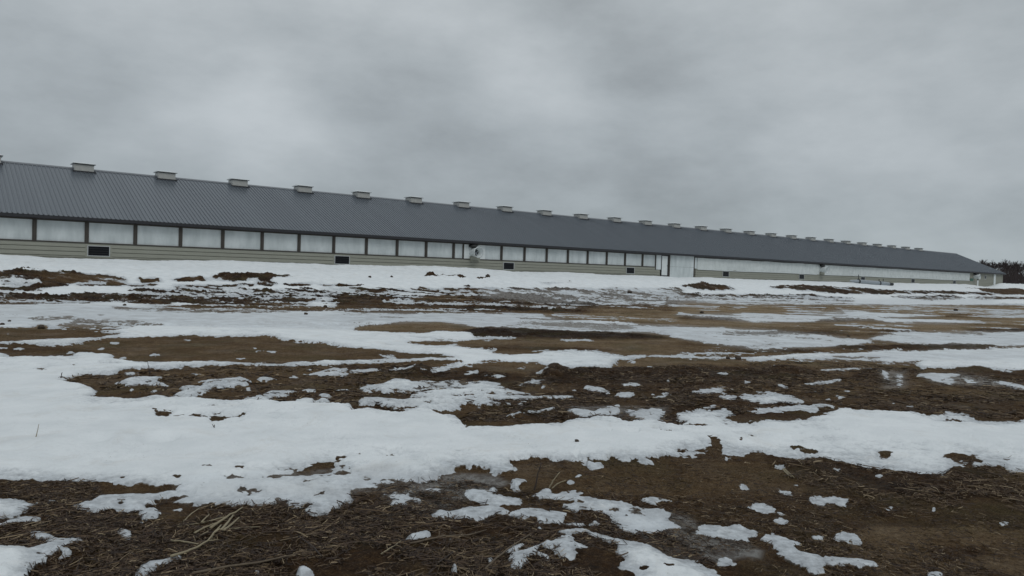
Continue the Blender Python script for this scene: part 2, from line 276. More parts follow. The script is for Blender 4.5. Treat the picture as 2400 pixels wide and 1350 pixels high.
('S','C',.85,[430,1105,560,1080,800,1065,940,1075,960,1100,900,1120,800,1105,700,1100,560,1110]),('S','C',.95,[180,1065,200,1050,230,1060,220,1075]),('S','C',.8,[900,1055,980,1055,1070,1075,1060,1090,960,1070]),
# ---- upper-left big sheet
('S','A',1,[-900,680,0,680,80,695,200,700,500,700,520,690,560,675,640,680,700,690,790,690,800,705,740,715,860,735,1020,740,1160,745,1230,740,1300,745,1500,735,1720,750,1980,760,2060,745,2140,740,2180,755,2280,735,2420,740,2420,760,2320,765,2280,770,2040,770,1900,770,1640,765,1400,770,1310,775,1280,790,1200,800,1150,795,1000,800,860,810,800,830,680,835,600,830,540,845,460,865,400,885,320,885,420,890,470,905,560,910,640,930,690,965,680,990,600,1010,700,1008,780,1005,900,1010,1000,1005,1100,990,1200,1010,1350,1015,1480,1015,1600,1025,1700,1035,1850,1040,2050,1040,2200,1055,2300,1065,2470,1090,2470,1200,2470,1700,-900,1500]),
('S','A',0,[700,752,800,755,870,770,840,778,700,765]),('S','A',0,[480,772,560,776,520,783]),('S','A',0,[230,800,290,793,340,805,270,812]),('S','A',.45,[340,870,460,850,560,825,600,830,500,862,420,870]),
('S','A',0,[600,1008,690,975,680,990,620,1012,540,1000,560,990]),('S','A',1,[830,712,890,705,880,715]),
('S','A',.86,[790,905,850,890,950,860,1040,852,1150,855,1140,875,1090,880,1190,915,1100,918,1050,905,960,915,880,915]),('S','A',.86,[1260,930,1330,915,1420,925,1400,890,1490,870,1560,870,1700,850,1780,885,1740,910,1600,930,1500,930,1450,940,1490,965,1400,985,1350,1000,1280,990,1210,985,1290,960]),
('S','A',.86,[1710,1010,1730,990,1850,975,1900,950,2080,940,2110,965,1990,990,1900,1000,1860,1010,1920,1030,1850,1040,1760,1030]),('S','A',1,[1715,935,1760,922,1775,935,1740,945]),('S','A',1,[2115,942,2160,932,2225,938,2225,952,2150,960]),('S','A',1,[2070,1035,2100,1010,2150,998,2200,1010,2210,1040,2150,1058]),
('S','A',1,[2235,968,2280,962,2330,975,2320,988,2260,985]),('S','A',1,[2240,1018,2270,1008,2310,1012,2305,1030,2250,1032]),('S','A',1,[1325,833,1360,827,1425,828,1400,840,1335,840]),('S','A',1,[1810,858,1850,850,1900,855,1960,860,1900,872,1830,875]),('S','A',.86,[2120,835,2250,812,2330,790,2450,785,2450,845,2350,848,2230,840]),
('S','A',1,[860,826,930,822,990,824,980,835,880,838]),('S','A',1,[1060,950,1110,950,1115,960,1070,962]),('S','A',.9,[910,945,940,940,945,950,920,955]),('S','A',1,[2150,800,2190,795,2180,805]),('S','A',1,[2030,848,2080,842,2110,852,2050,858]),('S','A',.8,[1400,960,1440,955,1445,962,1410,966]),('S','A',.9,[1670,985,1700,983,1690,992]),('S','A',.9,[2390,930,2430,930,2420,942]),
('S','A',1,[2060,750,2100,745,2160,745,2200,760,2130,768,2070,765]),('S','A',.86,[2200,748,2300,735,2400,742,2400,768,2300,770,2230,762]),('S','A',.9,[2140,795,2180,800,2170,808,2140,805]),
# ---- near big sheet, E and F part
('S','E',1,[-40,240,0,235,70,225,160,190,220,180,290,210,400,215,480,190,560,185,640,200,700,230,800,230,850,280,870,330,950,325,1200,315,1300,300,1450,305,1550,295,1660,270,1800,255,1900,265,2000,290,2150,280,2250,310,2420,300,2420,505,2330,500,2280,520,2050,545,1970,550,1900,530,1860,550,1750,550,1500,540,1400,525,1280,530,1190,545,1180,570,1220,605,1200,630,1120,640,1060,630,1040,605,880,600,840,620,700,650,680,680,620,690,580,700,400,690,380,700,240,740,60,740,-40,780]),
('S','F',1,[-40,260,100,270,250,250,300,280,480,290,560,260,830,265,970,245,1090,210,1110,188,1200,205,1400,212,1600,212,1700,235,1830,245,1850,208,1920,220,2060,255,2180,268,2700,250,2700,640,2400,625,2300,615,2230,585,2000,580,1900,595,1850,630,1700,635,1580,620,1450,595,1300,580,1200,565,1080,545,1000,520,900,520,830,540,650,515,560,485,490,490,430,520,280,505,200,495,140,495,-40,508]),
('S','F',.85,[-40,200,150,180,300,190,430,260,-40,275]),
('S','F',0,[300,240,420,225,500,245,480,268,340,262]),('S','F',.2,[480,262,580,262,560,285,470,278]),('S','F',0,[1620,245,1750,230,1700,250]),('S','F',0,[1820,250,1900,255,1960,275,1900,280]),
('S','F',0,[-60,260,30,285,50,300,160,305,150,318,20,318,-60,310]),
('S','E',.25,[2080,320,2200,335,2360,360,2350,378,2250,380,2150,350]),('S','E',0,[1860,380,1910,380,1905,390,1860,390]),('S','E',0,[1980,345,2030,342,2020,350]),('S','E',0,[1980,375,2020,385,2110,380,2090,398,2020,398]),
('S','E',0,[850,158,1000,170,980,185,870,180]),
# holes (D)
('S','D',0,[1060,195,1100,182,1115,195,1240,188,1245,205,1180,230,1300,232,1300,240,1150,248,1100,225]),('S','D',0,[1320,240,1360,222,1450,235,1500,225,1550,215,1550,240,1720,225,1735,240,1600,262,1550,282,1480,275,1460,252]),
('S','D',.1,[1400,190,1520,170,1530,180,1440,197]),('S','D',0,[1980,206,2030,200,2080,202,2060,214,2010,213]),('S','D',.4,[1560,288,1650,280,1760,282,1650,302]),('S','D',.2,[1190,162,1250,158,1230,170]),
('S','D',0,[180,665,210,657,232,662,200,672]),('S','D',0,[840,680,860,665,888,668,870,684]),('S','D',.1,[455,690,500,680,510,692,470,697]),
# lower margin on the left
('S','D',0,[-900,765,0,765,90,770,100,740,130,710,200,700,300,690,450,695,550,695,610,690,560,720,510,770,600,780,720,770,900,755,750,745,900,735,1050,715,1120,735,1050,760,1000,782,1000,870,1100,900,1260,830,1300,790,1400,760,1380,800,1250,845,1350,850,1550,860,1800,840,2050,860,2130,900,2470,930,2470,1700,-900,1700]),
('S','D',.82,[500,860,560,845,640,830,700,795,900,780,1080,785,1200,765,1380,760,1300,800,1250,830,1100,850,1000,870,900,912,850,905,780,890,650,905,550,882]),
('S','D',.80,[1200,700,1600,650,2470,560,2470,830,2300,830,2100,860,1900,850,1600,862,1350,850,1200,845,1380,790,1250,760]),
('S','D',.78,[1250,845,1300,820,1600,780,1800,760,2050,780,2150,800,2100,850,1850,845,1600,862,1400,848]),
('S','D',.1,[1060,865,1120,805,1180,790,1300,770,1390,760,1370,785,1240,835,1150,860]),
('S','D',0,[1550,660,1640,645,1730,660,1720,690,1600,690]),('S','D',0,[1820,680,1900,650,2040,630,2100,600,2240,570,2350,570,2360,600,2330,640,2200,650,1950,680]),
('S','D',.3,[1340,615,1480,595,1510,608,1350,632]),('S','D',.1,[1630,780,1700,740,1800,750,1850,770,1750,795]),('S','D',.1,[1460,795,1580,800,1560,820,1480,812]),
('S','D',0,[2110,715,2160,685,2260,680,2170,705]),('S','D',0,[2170,790,2280,765,2270,782,2200,800]),('S','D',0,[1200,740,1230,732,1260,738,1230,750]),('S','D',0,[830,845,850,837,875,845,850,852]),
('S','D',0,[1200,678,1250,668,1285,675,1230,685]),('S','D',0,[1345,695,1390,688,1380,700]),('S','D',0,[1420,720,1490,712,1470,727,1430,726]),('S','D',0,[2330,742,2380,732,2370,748]),('S','D',0,[2370,530,2420,520,2420,550,2380,550]),('S','D',0,[2350,640,2470,630,2470,648,2360,652]),('S','D',0,[1650,600,1720,608,1700,628,1660,620]),
('S','D',1,[2090,615,2140,610,2130,628,2095,626]),
# near snow remnants (D)
('S','D',.9,[-900,815,120,810,180,830,200,850,300,820,400,818,390,835,330,850,200,865,110,880,-900,880]),('S','D',.9,[-900,895,100,880,180,895,160,930,80,960,-900,965]),('S','D',.9,[20,1000,60,970,180,945,290,955,280,975,180,985,80,1000,0,1030,-300,1030]),
('S','D',0,[40,905,80,890,110,900,60,912]),('S','D',0,[280,830,350,825,330,840,270,840]),
('S','D',.9,[205,1090,230,1065,330,1070,400,1105,560,1100,605,1125,560,1140,520,1155,430,1170,490,1190,500,1220,430,1250,330,1280,250,1320,200,1350,200,1500,-900,1500,-900,1170,0,1175,100,1180,200,1195,330,1150,310,1130,230,1120]),
('S','D',0,[0,1190,60,1185,30,1200]),('S','D',0,[340,1255,420,1200,440,1230,370,1270]),
('S','D',1,[820,1045,850,1025,920,1035,925,1065,910,1095,870,1100,830,1070]),('S','D',1,[1000,950,1010,905,1050,882,1090,885,1120,910,1110,935,1060,950]),('S','D',1,[970,985,985,975,1015,980,1010,997]),
('S','D',.9,[1000,1310,1050,1275,1170,1255,1220,1225,1270,1215,1270,1235,1210,1250,1200,1300,1100,1310,1050,1350,1000,1420,950,1420]),('S','D',.85,[1180,890,1290,885,1290,898]),
('S','D',.95,[2130,905,2200,860,2300,800,2400,790,2470,820,2400,850,2290,900,2290,930,2200,950,2140,935,2170,915,2240,925,2240,900]),('S','D',.8,[2020,870,2110,868,2100,880]),('S','D',.9,[1780,1335,1800,1322,1830,1330,1820,1345]),('S','D',.85,[2090,1310,2130,1295,2200,1330,2190,1355,2110,1360]),
# E near
('S','E',.85,[-40,680,200,640,400,690,380,700,240,740,60,740,-40,790]),('S','E',.6,[250,690,400,665,420,690,300,712]),
('S','E',.72,[400,690,480,680,560,700,600,740,700,740,720,765,650,780,600,760,560,700]),('S','E',.52,[290,770,450,740,560,790,580,830,540,860,450,850,350,850,320,800]),
('S','E',0,[690,660,760,630,860,598,960,600,1050,615,1060,650,1100,660,1180,645,1180,670,1100,690,1000,740,860,770,750,760,730,700]),
('S','E',1,[1060,610,1110,605,1200,625,1190,640,1080,645]),
('S','E',.9,[880,765,920,748,1000,755,1060,790,1150,800,1250,820,1280,840,1270,870,1180,860,1100,870,990,850,930,820]),('S','E',1,[1045,752,1070,740,1092,755,1085,775,1050,770]),
('S','E',1,[1185,695,1240,685,1310,690,1300,705,1250,715,1240,725,1250,745,1240,765,1215,755,1220,715]),('S','E',.95,[630,925,700,880,760,900,900,870,1060,860,1140,880,1190,910,1120,930,1000,955,950,960,820,945,740,935,660,940]),
('S','E',.95,[1190,915,1260,885,1330,880,1450,905,1500,900,1600,910,1580,960,1530,995,1450,985,1390,990,1370,945,1280,955,1200,940]),('S','E',0,[1410,970,1450,960,1460,978,1420,982]),
('S','E',.9,[1340,795,1420,750,1460,745,1480,775,1600,780,1620,755,1700,760,1715,780,1650,795,1750,800,1850,830,1950,830,2080,860,2250,880,2330,900,2300,950,2380,990,2470,1020,2250,1030,2150,1060,2050,1040,1950,1000,1900,970,1880,930,1840,910,1700,890,1650,900,1600,885,1560,875,1560,850,1650,830,1500,820,1400,820]),
('S','E',0,[1480,770,1530,762,1560,775,1500,780]),('S','E',.3,[1850,888,1980,870,1970,885,1900,900]),('S','E',0,[1995,925,2010,918,2015,930]),
('S','E',1,[1580,990,1640,975,1720,985,1720,1005,1640,1015,1590,1010]),('S','E',1,[1370,1028,1390,1017,1412,1020,1410,1032]),('S','E',.8,[1720,975,1790,965,1840,985,1820,1000,1750,998]),('S','E',.3,[1750,978,1790,975,1810,985,1770,990]),
('S','E',.9,[1530,1040,1700,1020,1800,1060,1950,1090,2060,1120,2150,1150,2250,1200,2400,1260,2400,1290,2250,1290,2400,1350,2470,1380,2470,1480,2100,1480,2050,1350,1970,1310,1950,1270,2000,1260,1940,1200,1950,1150,1850,1110,1750,1090,1720,1060,1600,1080,1530,1060]),
('S','E',0,[2090,1318,2130,1305,2170,1318,2130,1330]),('S','E',.2,[2260,1300,2330,1295,2380,1330,2300,1320]),
('S','E',1,[1150,1195,1200,1165,1280,1140,1290,1150,1200,1200,1160,1215]),
('S','E',.9,[1300,1190,1400,1150,1440,1120,1480,1130,1540,1090,1600,1080,1640,1100,1640,1130,1720,1160,1800,1150,1810,1165,1730,1185,1650,1190,1670,1220,1640,1245,1580,1245,1500,1220,1460,1190,1400,1160,1370,1200,1460,1245,1460,1270,1380,1240,1300,1250,1330,1300,1280,1310,1250,1340,1190,1330,1170,1260,1190,1210]),('S','E',0,[1490,1165,1520,1150,1530,1175,1500,1180]),
('S','E',.9,[440,1085,520,1065,600,1040,635,1060,610,1085,500,1085]),('S','E',1,[780,1312,795,1302,815,1315,812,1340,785,1335]),('S','E',.7,[1020,1230,1080,1240,1040,1272]),('S','E',.9,[740,1105,780,1100,790,1115,750,1115]),('S','E',.9,[1105,1105,1135,1100,1135,1118]),('S','E',.9,[680,1120,710,1115,700,1132]),
('S','E',1,[1580,695,1610,680,1645,700,1630,718,1585,715]),('S','E',1,[1640,665,1665,648,1695,650,1695,668,1665,680]),('S','E',1,[1718,572,1740,562,1780,575,1830,570,1842,590,1770,595,1730,590]),
('S','E',1,[2080,545,2110,532,2200,560,2190,575,2120,562]),('S','E',1,[2310,505,2345,495,2380,505,2375,518,2330,517]),('S','E',.9,[2110,805,2180,787,2260,795,2350,825,2230,835,2190,855,2130,825]),('S','E',.9,[1880,728,1915,728,1910,738]),
('S','E',.4,[1600,520,1690,512,1660,545]),('S','E',.1,[300,492,360,490,430,500,420,508,350,506]),('S','E',0,[105,518,165,515,150,530,120,545]),('S','E',0,[-40,530,30,535,50,550,0,572,-40,570]),('S','E',0,[-40,632,40,630,70,640,20,652,-40,650]),('S','E',0,[215,632,235,624,252,630,235,640]),('S','E',.1,[600,572,650,570,680,580,660,592,620,586]),
# F near
('S','F',.15,[750,447,790,443,880,462,960,480,900,490,800,475]),('S','F',0,[1370,488,1420,480,1480,487,1492,500,1430,512,1375,502]),('S','F',.3,[1250,515,1370,525,1320,535]),('S','F',0,[1820,515,1900,500,2000,520,2150,545,2100,560,1900,540]),('S','F',.35,[2050,432,2110,432,2165,448,2110,452]),('S','F',.4,[2220,548,2320,558,2310,566]),
('S','F',0,[170,385,200,378,250,395,275,440,270,470,280,495,240,502,190,498,110,475,200,450,210,415]),('S','F',0,[440,385,480,380,525,395,510,405,460,398]),('S','F',0,[395,408,420,405,430,420,405,422]),('S','F',.3,[190,352,270,362,250,370]),('S','F',0,[-40,470,20,480,0,492,-40,495]),
('S','F',1,[650,582,680,572,715,578,722,595,700,605,655,600]),('S','F',1,[400,720,440,710,490,737,410,745]),('S','F',.7,[630,745,700,738,770,770,780,800,700,775]),('S','F',1,[778,702,800,695,822,710,815,720,785,716]),('S','F',.9,[285,535,310,530,335,548,310,555]),
('S','F',.9,[900,812,940,790,990,792,1060,783,1150,800,1182,820,1155,845,1160,875,1110,870,1060,845,1010,840,980,862,920,845]),('S','F',.9,[910,858,970,870,970,885,920,878]),
('S','F',.9,[470,850,510,838,570,840,640,865,662,900,600,915,500,890,460,885]),('S','F',1,[670,897,730,898,725,920,680,915]),('S','F',1,[625,948,690,932,745,948,758,975,700,990,650,972]),
('S','F',.6,[1400,870,1480,865,1550,895,1450,890]),('S','F',.58,[1980,945,2090,945,2080,965]),('S','F',.75,[2220,972,2290,968,2300,990,2240,998]),('S','F',.65,[1890,935,1945,940,1935,962]),('S','F',.9,[1360,648,1400,645,1410,655,1370,660]),('S','F',.85,[1050,605,1080,598,1115,605,1090,618]),('S','F',.9,[1748,870,1780,870,1780,888,1755,886]),
('S','F',.9,[1075,1065,1130,1047,1150,1060,1190,1050,1240,1075,1272,1122,1250,1132,1200,1120,1150,1095,1080,1100]),('S','F',.52,[900,1080,1000,1070,970,1110,930,1105]),
('S','F',.9,[100,1050,110,1015,170,980,250,990,320,1010,340,985,400,985,460,1018,520,1040,545,1060,520,1080,460,1075,480,1110,460,1130,350,1110,200,1085]),
('S','F',.9,[540,1100,580,1062,650,1060,730,1080,800,1120,845,1145,780,1155,830,1195,950,1220,1000,1250,990,1225,1100,1240,1250,1242,1350,1258,1382,1285,1330,1310,1150,1305,1000,1300,1000,1345,900,1335,830,1290,720,1250,640,1210,680,1190,640,1150]),
('S','F',.7,[200,1255,300,1230,380,1270,330,1290,240,1280]),
('S','F',1,[-60,1235,50,1240,150,1290,240,1350,260,1480,-60,1480]),('S','F',.85,[1720,1330,1800,1322,1850,1350,1800,1380,1720,1380]),
# ---- ice / slush
('I','A',.75,[-900,355,700,350,1600,400,2500,400,2500,520,1900,520,1000,500,340,490,-900,500]),
('I','B',.9,[-30,405,900,408,1390,415,1600,455,2100,485,2250,490,2500,500,2500,580,2200,545,1700,545,1000,510,700,460,-30,490]),
('I','C',.85,[-30,500,640,525,1000,560,1350,600,1000,640,500,660,-30,585]),('I','C',.9,[1310,580,1550,535,2700,535,2700,632,1700,632]),('I','C',.6,[1100,690,1750,665,2700,650,2700,735,1700,738,1000,730]),
('I','C',.85,[-30,412,420,410,900,418,1150,375,1350,405,1850,420,1350,450,960,460,500,465,-30,420]),('I','C',.8,[1340,450,2130,462,1900,478,1450,470]),('I','C',.6,[-30,290,1100,310,2200,300,2200,345,900,345,-30,335]),
('I','B',.6,[1000,235,2400,235,2400,345,1500,345,1000,300]),
('I','F',.8,[-40,880,80,960,200,1080,450,1130,560,1180,530,1240,400,1220,300,1260,150,1250,-40,1200]),
('I','E',.75,[280,760,420,730,560,700,760,640,1060,640,1180,700,1000,770,900,790,780,880,620,930,480,900,330,860]),
('I','E',.6,[0,650,300,600,560,690,300,740,0,800]),('I','D',.4,[1200,680,2470,600,2470,850,1900,850,1300,850]),
('I','E',.6,[1850,880,2330,900,2470,1000,2470,1250,2250,1180,2050,1040]),('I','B',.55,[480,890,900,880,900,950,500,950]),('I','C',.7,[1640,840,1960,835,2300,900,2600,930,2600,970,2200,920,1800,910]),('I','B',.5,[1570,1060,2280,1060,2280,1180,1700,1130]),
('I','C',.5,[1380,810,1570,810,1570,940,1400,940]),
# ---- soil tone
('T','A',.05,[-900,90,900,90,2100,120,2400,200,2400,345,700,330,-900,350]),('T','A',.3,[-900,300,200,300,160,350,-900,350]),('T','A',.28,[250,120,840,150,900,205,560,200,260,170]),
('T','A',.55,[-900,510,860,510,1800,570,2400,640,2400,740,1700,740,1000,720,300,690,-900,680]),
('T','A',.35,[-900,600,300,610,700,680,400,700,-900,690]),
('T','B',.12,[-30,270,1400,270,1900,330,1700,400,-30,400]),('T','B',.3,[-30,355,900,340,800,400,-30,400]),('T','B',.4,[500,290,950,285,900,320,500,320]),
('T','B',.92,[1500,405,2500,405,2500,495,2100,485,1600,455]),('T','B',.75,[300,455,800,455,900,500,850,535,500,545,-30,525,-30,495,300,490]),
('T','B',.0,[820,545,900,520,1000,512,1200,512,1500,530,1900,545,2300,565,2250,585,1900,600,1600,590,1200,582,930,575]),
('T','B',.72,[450,600,800,600,1200,585,2500,595,2500,710,2000,700,1500,665,1000,645,600,625]),('T','B',.1,[900,640,1200,635,1700,650,2000,670,1800,672,1300,660,1000,655]),
('T','B',.5,[-30,640,350,650,850,700,800,770,-30,745]),('T','B',.1,[-30,770,300,765,600,760,720,800,650,860,400,850,200,790,-30,800]),('T','B',.65,[1020,745,1350,755,1450,780,1100,820,900,790]),
('T','B',.08,[1380,840,1450,790,1490,770,1540,775,1600,795,2400,800,2500,810,2500,1000,2200,960,1600,900,1300,900]),('T','B',.12,[700,800,900,790,1350,850,1250,890,950,900,850,870,550,860]),
('T','B',.72,[1950,735,2500,725,2500,800,2100,795,1880,795]),
('T','B',.4,[850,1060,1100,1100,1600,1170,1300,1210,900,1225]),('T','B',.12,[1100,1010,1600,1010,1650,1180,1300,1150,1250,1080]),
('T','B',.25,[1650,900,2500,900,2500,1200,1650,1180]),
('T','C',.08,[-30,190,600,200,1450,245,2230,260,2230,280,1100,315,-30,290]),('T','C',.22,[1900,212,2700,215,2700,270,2200,272]),
('T','C',.95,[-30,315,1100,340,2700,335,2700,540,1300,510,900,480,400,530,-30,495]),('T','C',.05,[-30,430,330,430,440,455,300,455,-30,445]),('T','C',.05,[900,455,1450,430,1500,440,1000,465]),
('T','C',.2,[230,540,700,528,800,548,600,560]),('T','C',.15,[800,535,1100,530,1200,548,900,552]),('T','C',.15,[1350,525,1650,520,1650,548,1450,540]),('T','C',.1,[1880,415,2000,415,2010,425,1860,425]),('T','C',.2,[2000,515,2700,510,2700,530,2000,530]),
('T','C',.6,[-30,590,700,650,1000,660,900,690,-30,700]),('T','C',.15,[-30,605,350,615,380,625,100,615]),('T','C',.15,[300,665,900,660,1000,680,400,680]),
('T','C',.0,[1000,640,1150,632,1500,635,1850,630,2200,635,2200,655,1750,662,1200,655]),
('T','C',.68,[-30,735,500,750,900,735,1600,745,1650,790,1200,800,600,790,100,790]),
('T','C',.12,[-30,800,200,790,600,790,800,800,1000,830,700,890,300,900,-30,950]),('T','C',.1,[600,795,850,790,900,820,700,830,560,815]),('T','C',.1,[1200,830,1400,800,1430,850,1380,880,1200,870]),('T','C',.1,[1550,800,1650,790,1660,830,1600,850]),
('T','C',.25,[1850,800,2100,780,2700,800,2700,890,2000,860]),
('T','C',.55,[900,900,1700,900,2300,950,2600,980,2500,1010,1700,990,1000,960]),('T','C',.3,[1700,1000,2700,1000,2700,1180,1700,1120]),
('T','C',.18,[-30,950,800,1040,1080,1100,900,1150,-30,1100]),
('T','F',.12,[500,480,1000,520,1300,580,1500,620,1900,600,2300,590,2300,760,1900,830,1500,800,1100,680,700,600]),
('T','F',.62,[1300,1000,2000,1000,2700,1050,2700,1500,1500,1500,1300,1300,1000,1150]),('T','F',.5,[0,560,600,560,900,750,400,820,0,760]),('T','F',.55,[2150,580,2700,600,2700,720,2300,700]),('T','F',.3,[1700,1150,2200,1120,2100,1200,1800,1250]),
('T','E',.5,[1200,560,2300,560,2400,700,2300,780,1900,800,1500,730,1260,740]),('T','E',.15,[-40,960,1200,960,1700,1100,1900,1200,2000,1500,-40,1500]),('T','E',.25,[0,750,300,750,320,860,600,930,0,1000]),
('T','D',.18,[-900,900,2470,900,2470,1500,-900,1500]),('T','D',.38,[0,700,550,700,500,900,0,900]),('T','D',.4,[850,900,1300,900,1200,1000,800,1000]),('T','D',.42,[1450,1180,1950,1200,1900,1280,1400,1270]),
('T','D',.32,[200,1000,900,1000,800,1180,450,1150]),
# ---- raised ridges of pushed-up soil and snow lips
('H','B',.10,[860,545,920,525,1000,514,1200,514,1500,532,1900,547,2250,567,1900,572,1500,560,1000,548]),
('H','B',.12,[1400,830,1460,785,1500,775,1560,795,1600,830,1500,850]),('H','B',.08,[460,790,560,765,620,790,600,830,500,840]),('H','B',.06,[1600,800,2500,800,2500,830,1700,840]),
('H','C',.12,[1000,642,1500,637,1900,627,2200,637,2200,648,1600,652]),('H','C',.08,[600,800,800,790,860,830,700,850]),('H','C',.09,[1250,840,1400,805,1420,870,1300,870]),('H','C',.09,[1560,820,1640,800,1660,835,1580,850]),('H','C',.09,[1900,800,2080,780,2180,800,2100,830,1950,825]),
('H','A',.06,[0,130,200,100,600,130,850,160,800,190,300,170,0,160]),('H','A',.10,[1500,160,1700,130,1950,140,2050,150,1900,180,1600,180]),('H','B',.3,[590,150,620,125,680,150,880,155,900,165,700,165]),
('H','C',.3,[50,230,120,195,250,215,350,235,200,240]),('H','C',.2,[850,225,1200,230,1700,255,1200,262,900,240]),('H','C',.2,[400,285,900,275,1000,295,500,293]),
]
def blur(a, sx, sy):
    def k1(s):
        n = max(1, int(3*s)); t = np.arange(-n, n+1); g = np.exp(-.5*(t/s)**2); return g/g.sum()
    def conv(a, g, ax):
        n = len(g)//2; p = np.pad(a, [(n, n) if i == ax else (0, 0) for i in (0, 1)], mode='edge'); o = 0
        for i, w in enumerate(g): o = o+w*(p[i:i+a.shape[0], :] if ax == 0 else p[:, i:i+a.shape[1]])
        return o
    return conv(conv(a, k1(sx), 1), k1(sy), 0)
shape = (RY1-RY0, RX1-RX0)
SN = np.zeros(shape, np.float32); TO = np.zeros(shape, np.float32); IC = np.zeros(shape, np.float32); HT = np.zeros(shape, np.float32)
rows = np.arange(RY0, RY1)[:, None]
TO[:] = np.interp(rows, [600, 650, 690, 725, 760, 850, 960, 1100, 1200, 1450], [.15, .1, .2, .55, .75, .6, .33, .38, .3, .2])
for ch, org, val, pts in POLYS:
    fill({'S': SN, 'T': TO, 'I': IC, 'H': HT}[ch], org, pts, val)
wy = np.clip((rows-700)/350.0, 0, 1)
SNs = blur(SN, 1.4, .6)*(1-wy)+blur(SN, 2.2, 1.3)*wy
SNb = blur(SN, 4, 1.2)*(1-wy)+blur(SN, 9, 4.5)*wy
SNm = (.6+.15*wy)*SNs+(.4-.15*wy)*SNb+(.07*wy+.09*np.clip((rows-1080)/60.0, 0, 1))*np.clip(SNb*4, 0, 1)
SNw = blur(SN, 9, 2.4)*(1-wy)+blur(SN, 36, 15)*wy
TO = blur(TO, 9, 3); IC = blur(IC, 8, 3); HT = blur(HT, 6, 2)
def sample(img, X, Y):
    X = np.clip(X-RX0, 0, img.shape[1]-1.01); Y = np.clip(Y-RY0, 0, img.shape[0]-1.01)
    xi = X.astype(int); yi = Y.astype(int); fx = X-xi; fy = Y-yi
    return (img[yi, xi]*(1-fx)+img[yi, xi+1]*fx)*(1-fy)+(img[yi+1, xi]*(1-fx)+img[yi+1, xi+1]*fx)*fy

# ---------------------------------------------------------------- ground sheet
th = np.concatenate([np.linspace(-180, -42, 90)[:-1], np.linspace(-42, 42, 1650), np.linspace(42, 180, 90)[1:-1]])
rr = np.concatenate([np.geomspace(.3, 2.6, 14)[:-1], np.geomspace(2.6, 62, 820)[:-1], np.geomspace(62, 175, 200)[:-1], np.geomspace(175, 3500, 40)])
TH, RR = np.meshgrid(np.radians(th), rr); X = RR*np.sin(TH); Y = RR*np.cos(TH)
Z = zbase(X, Y); PX, PY = project(X, Y, Z)
inside = np.clip(np.minimum(np.minimum(PX-RX0-60, RX1-60-PX), (RY1-15-PY)*2)/80.0, 0, 1)*(Y > .5)
p_ = NV[0]*X+NV[1]*Y
n_big = fbm(X, Y, [9, 4, 1.8, .8], 3); n_mid = fbm(X, Y, [1.1, .45, .2], 5, .7); n_fine = fbm(X, Y, [.16, .08, .04, .02], 9, .85)
out = .5+.75*n_big+.25*n_mid
F = sample(SNm, PX, PY)*inside+out*(1-inside)
far = sstep(12, 40, RR)
F = np.where(p_ > DW-3, 1.0, F)
ragged = (.30+.1*far)*n_mid+.42*n_fine*(1-.7*far)
thick = sample(SNw, PX, PY)*inside+(1-inside)*F+.3*n_mid+.26*n_fine*(1-.6*far)
thick = np.where(p_ > DW-5, np.maximum(thick, .9), thick)
raw = sample(SNb, PX, PY)*inside+(1-inside)*.9
mott = sstep(.04, .25, raw)*(1-sstep(.90, .985, raw))
streak = fbm(X/4.2, Y/.75, [1.0, .45, .2], 71, .75)*sstep(11, 24, Y)*(1-sstep(DW-6, DW-3.2, p_))
vv = Y+.07*X+.7*fbm(X, Y, [14, 6], 81); zero = vv*0
trk = (vnoise(vv/.42, zero+X/14, 82)+.7*vnoise(vv/1.1, zero+X/22, 83))*2*sstep(17, 22, Y)*(1-sstep(DW-8, DW-5, p_))*np.clip(.55+1.6*fbm(X, Y, [12, 5], 84), 0, 1)
F0 = F+.22*n_mid
F = F+ragged*(.5+.5*np.clip(4*F*(1-F), 0, 1))*(1+.9*mott)+mott*.55*n_fine*(1-far)+.10*sstep(.02, .10, raw)*(1-far)*(n_fine > .28)+streak*(.26+.5*mott)+trk*(.30+.45*mott)
F = np.where(p_ > DW-3.2, np.maximum(F, .95), F)
F = np.where((RR > 150), .75+.5*n_big, F)
T = sample(TO, PX, PY)*inside+(.35+.3*n_big)*(1-inside)+streak*.42+trk*.25
I = sample(IC, PX, PY)*inside
Hh = sample(HT, PX, PY)*inside
sm = sstep(.44, 1.0, np.minimum(F0, F+.25))
edge = sstep(.38, .62, .35*F+.65*F0)
lump = fbm(X, Y, [.9, .35, .15], 21, .6); clod = np.maximum(0, fbm(X, Y, [.7, .3], 31, .7)-.05)
rough = fbm(X, Y, [.10, .05, .028], 41, .8); crumb = np.maximum(0, fbm(X, Y, [.30, .14, .07], 43, .8))
soil_h = rough*.014*(1.35-T)+clod*(.06+.10*far)*(1-T)*(.35+.7*far)+lump*.014+trk*.035+crumb*(far*.11+.045*sstep(6, 13, RR))*(1-T)
near = 1-sstep(20, 60, RR)
smt = sstep(.45, 1.1, thick)
snow_h = edge*.006+smt*.034+sm*(.004+.014*lump)+.006*sm*n_mid+.06*sm*fbm(X, Y, [2.2, 1.0, .45], 51, .5)
Z = Z+soil_h*(1-.85*sm)+snow_h*(1-.6*I)+Hh*.6+.03*fbm(X, Y, [7, 3], 61)*near*sstep(3, 8, RR)
for qx, qy, rad, dep in DENTS:
    gx, gy = ground_at(qx, qy); Z = Z-dep*np.exp(-(((X-gx)/rad)**2+((Y-gy)/(rad*1.2))**2)**2)
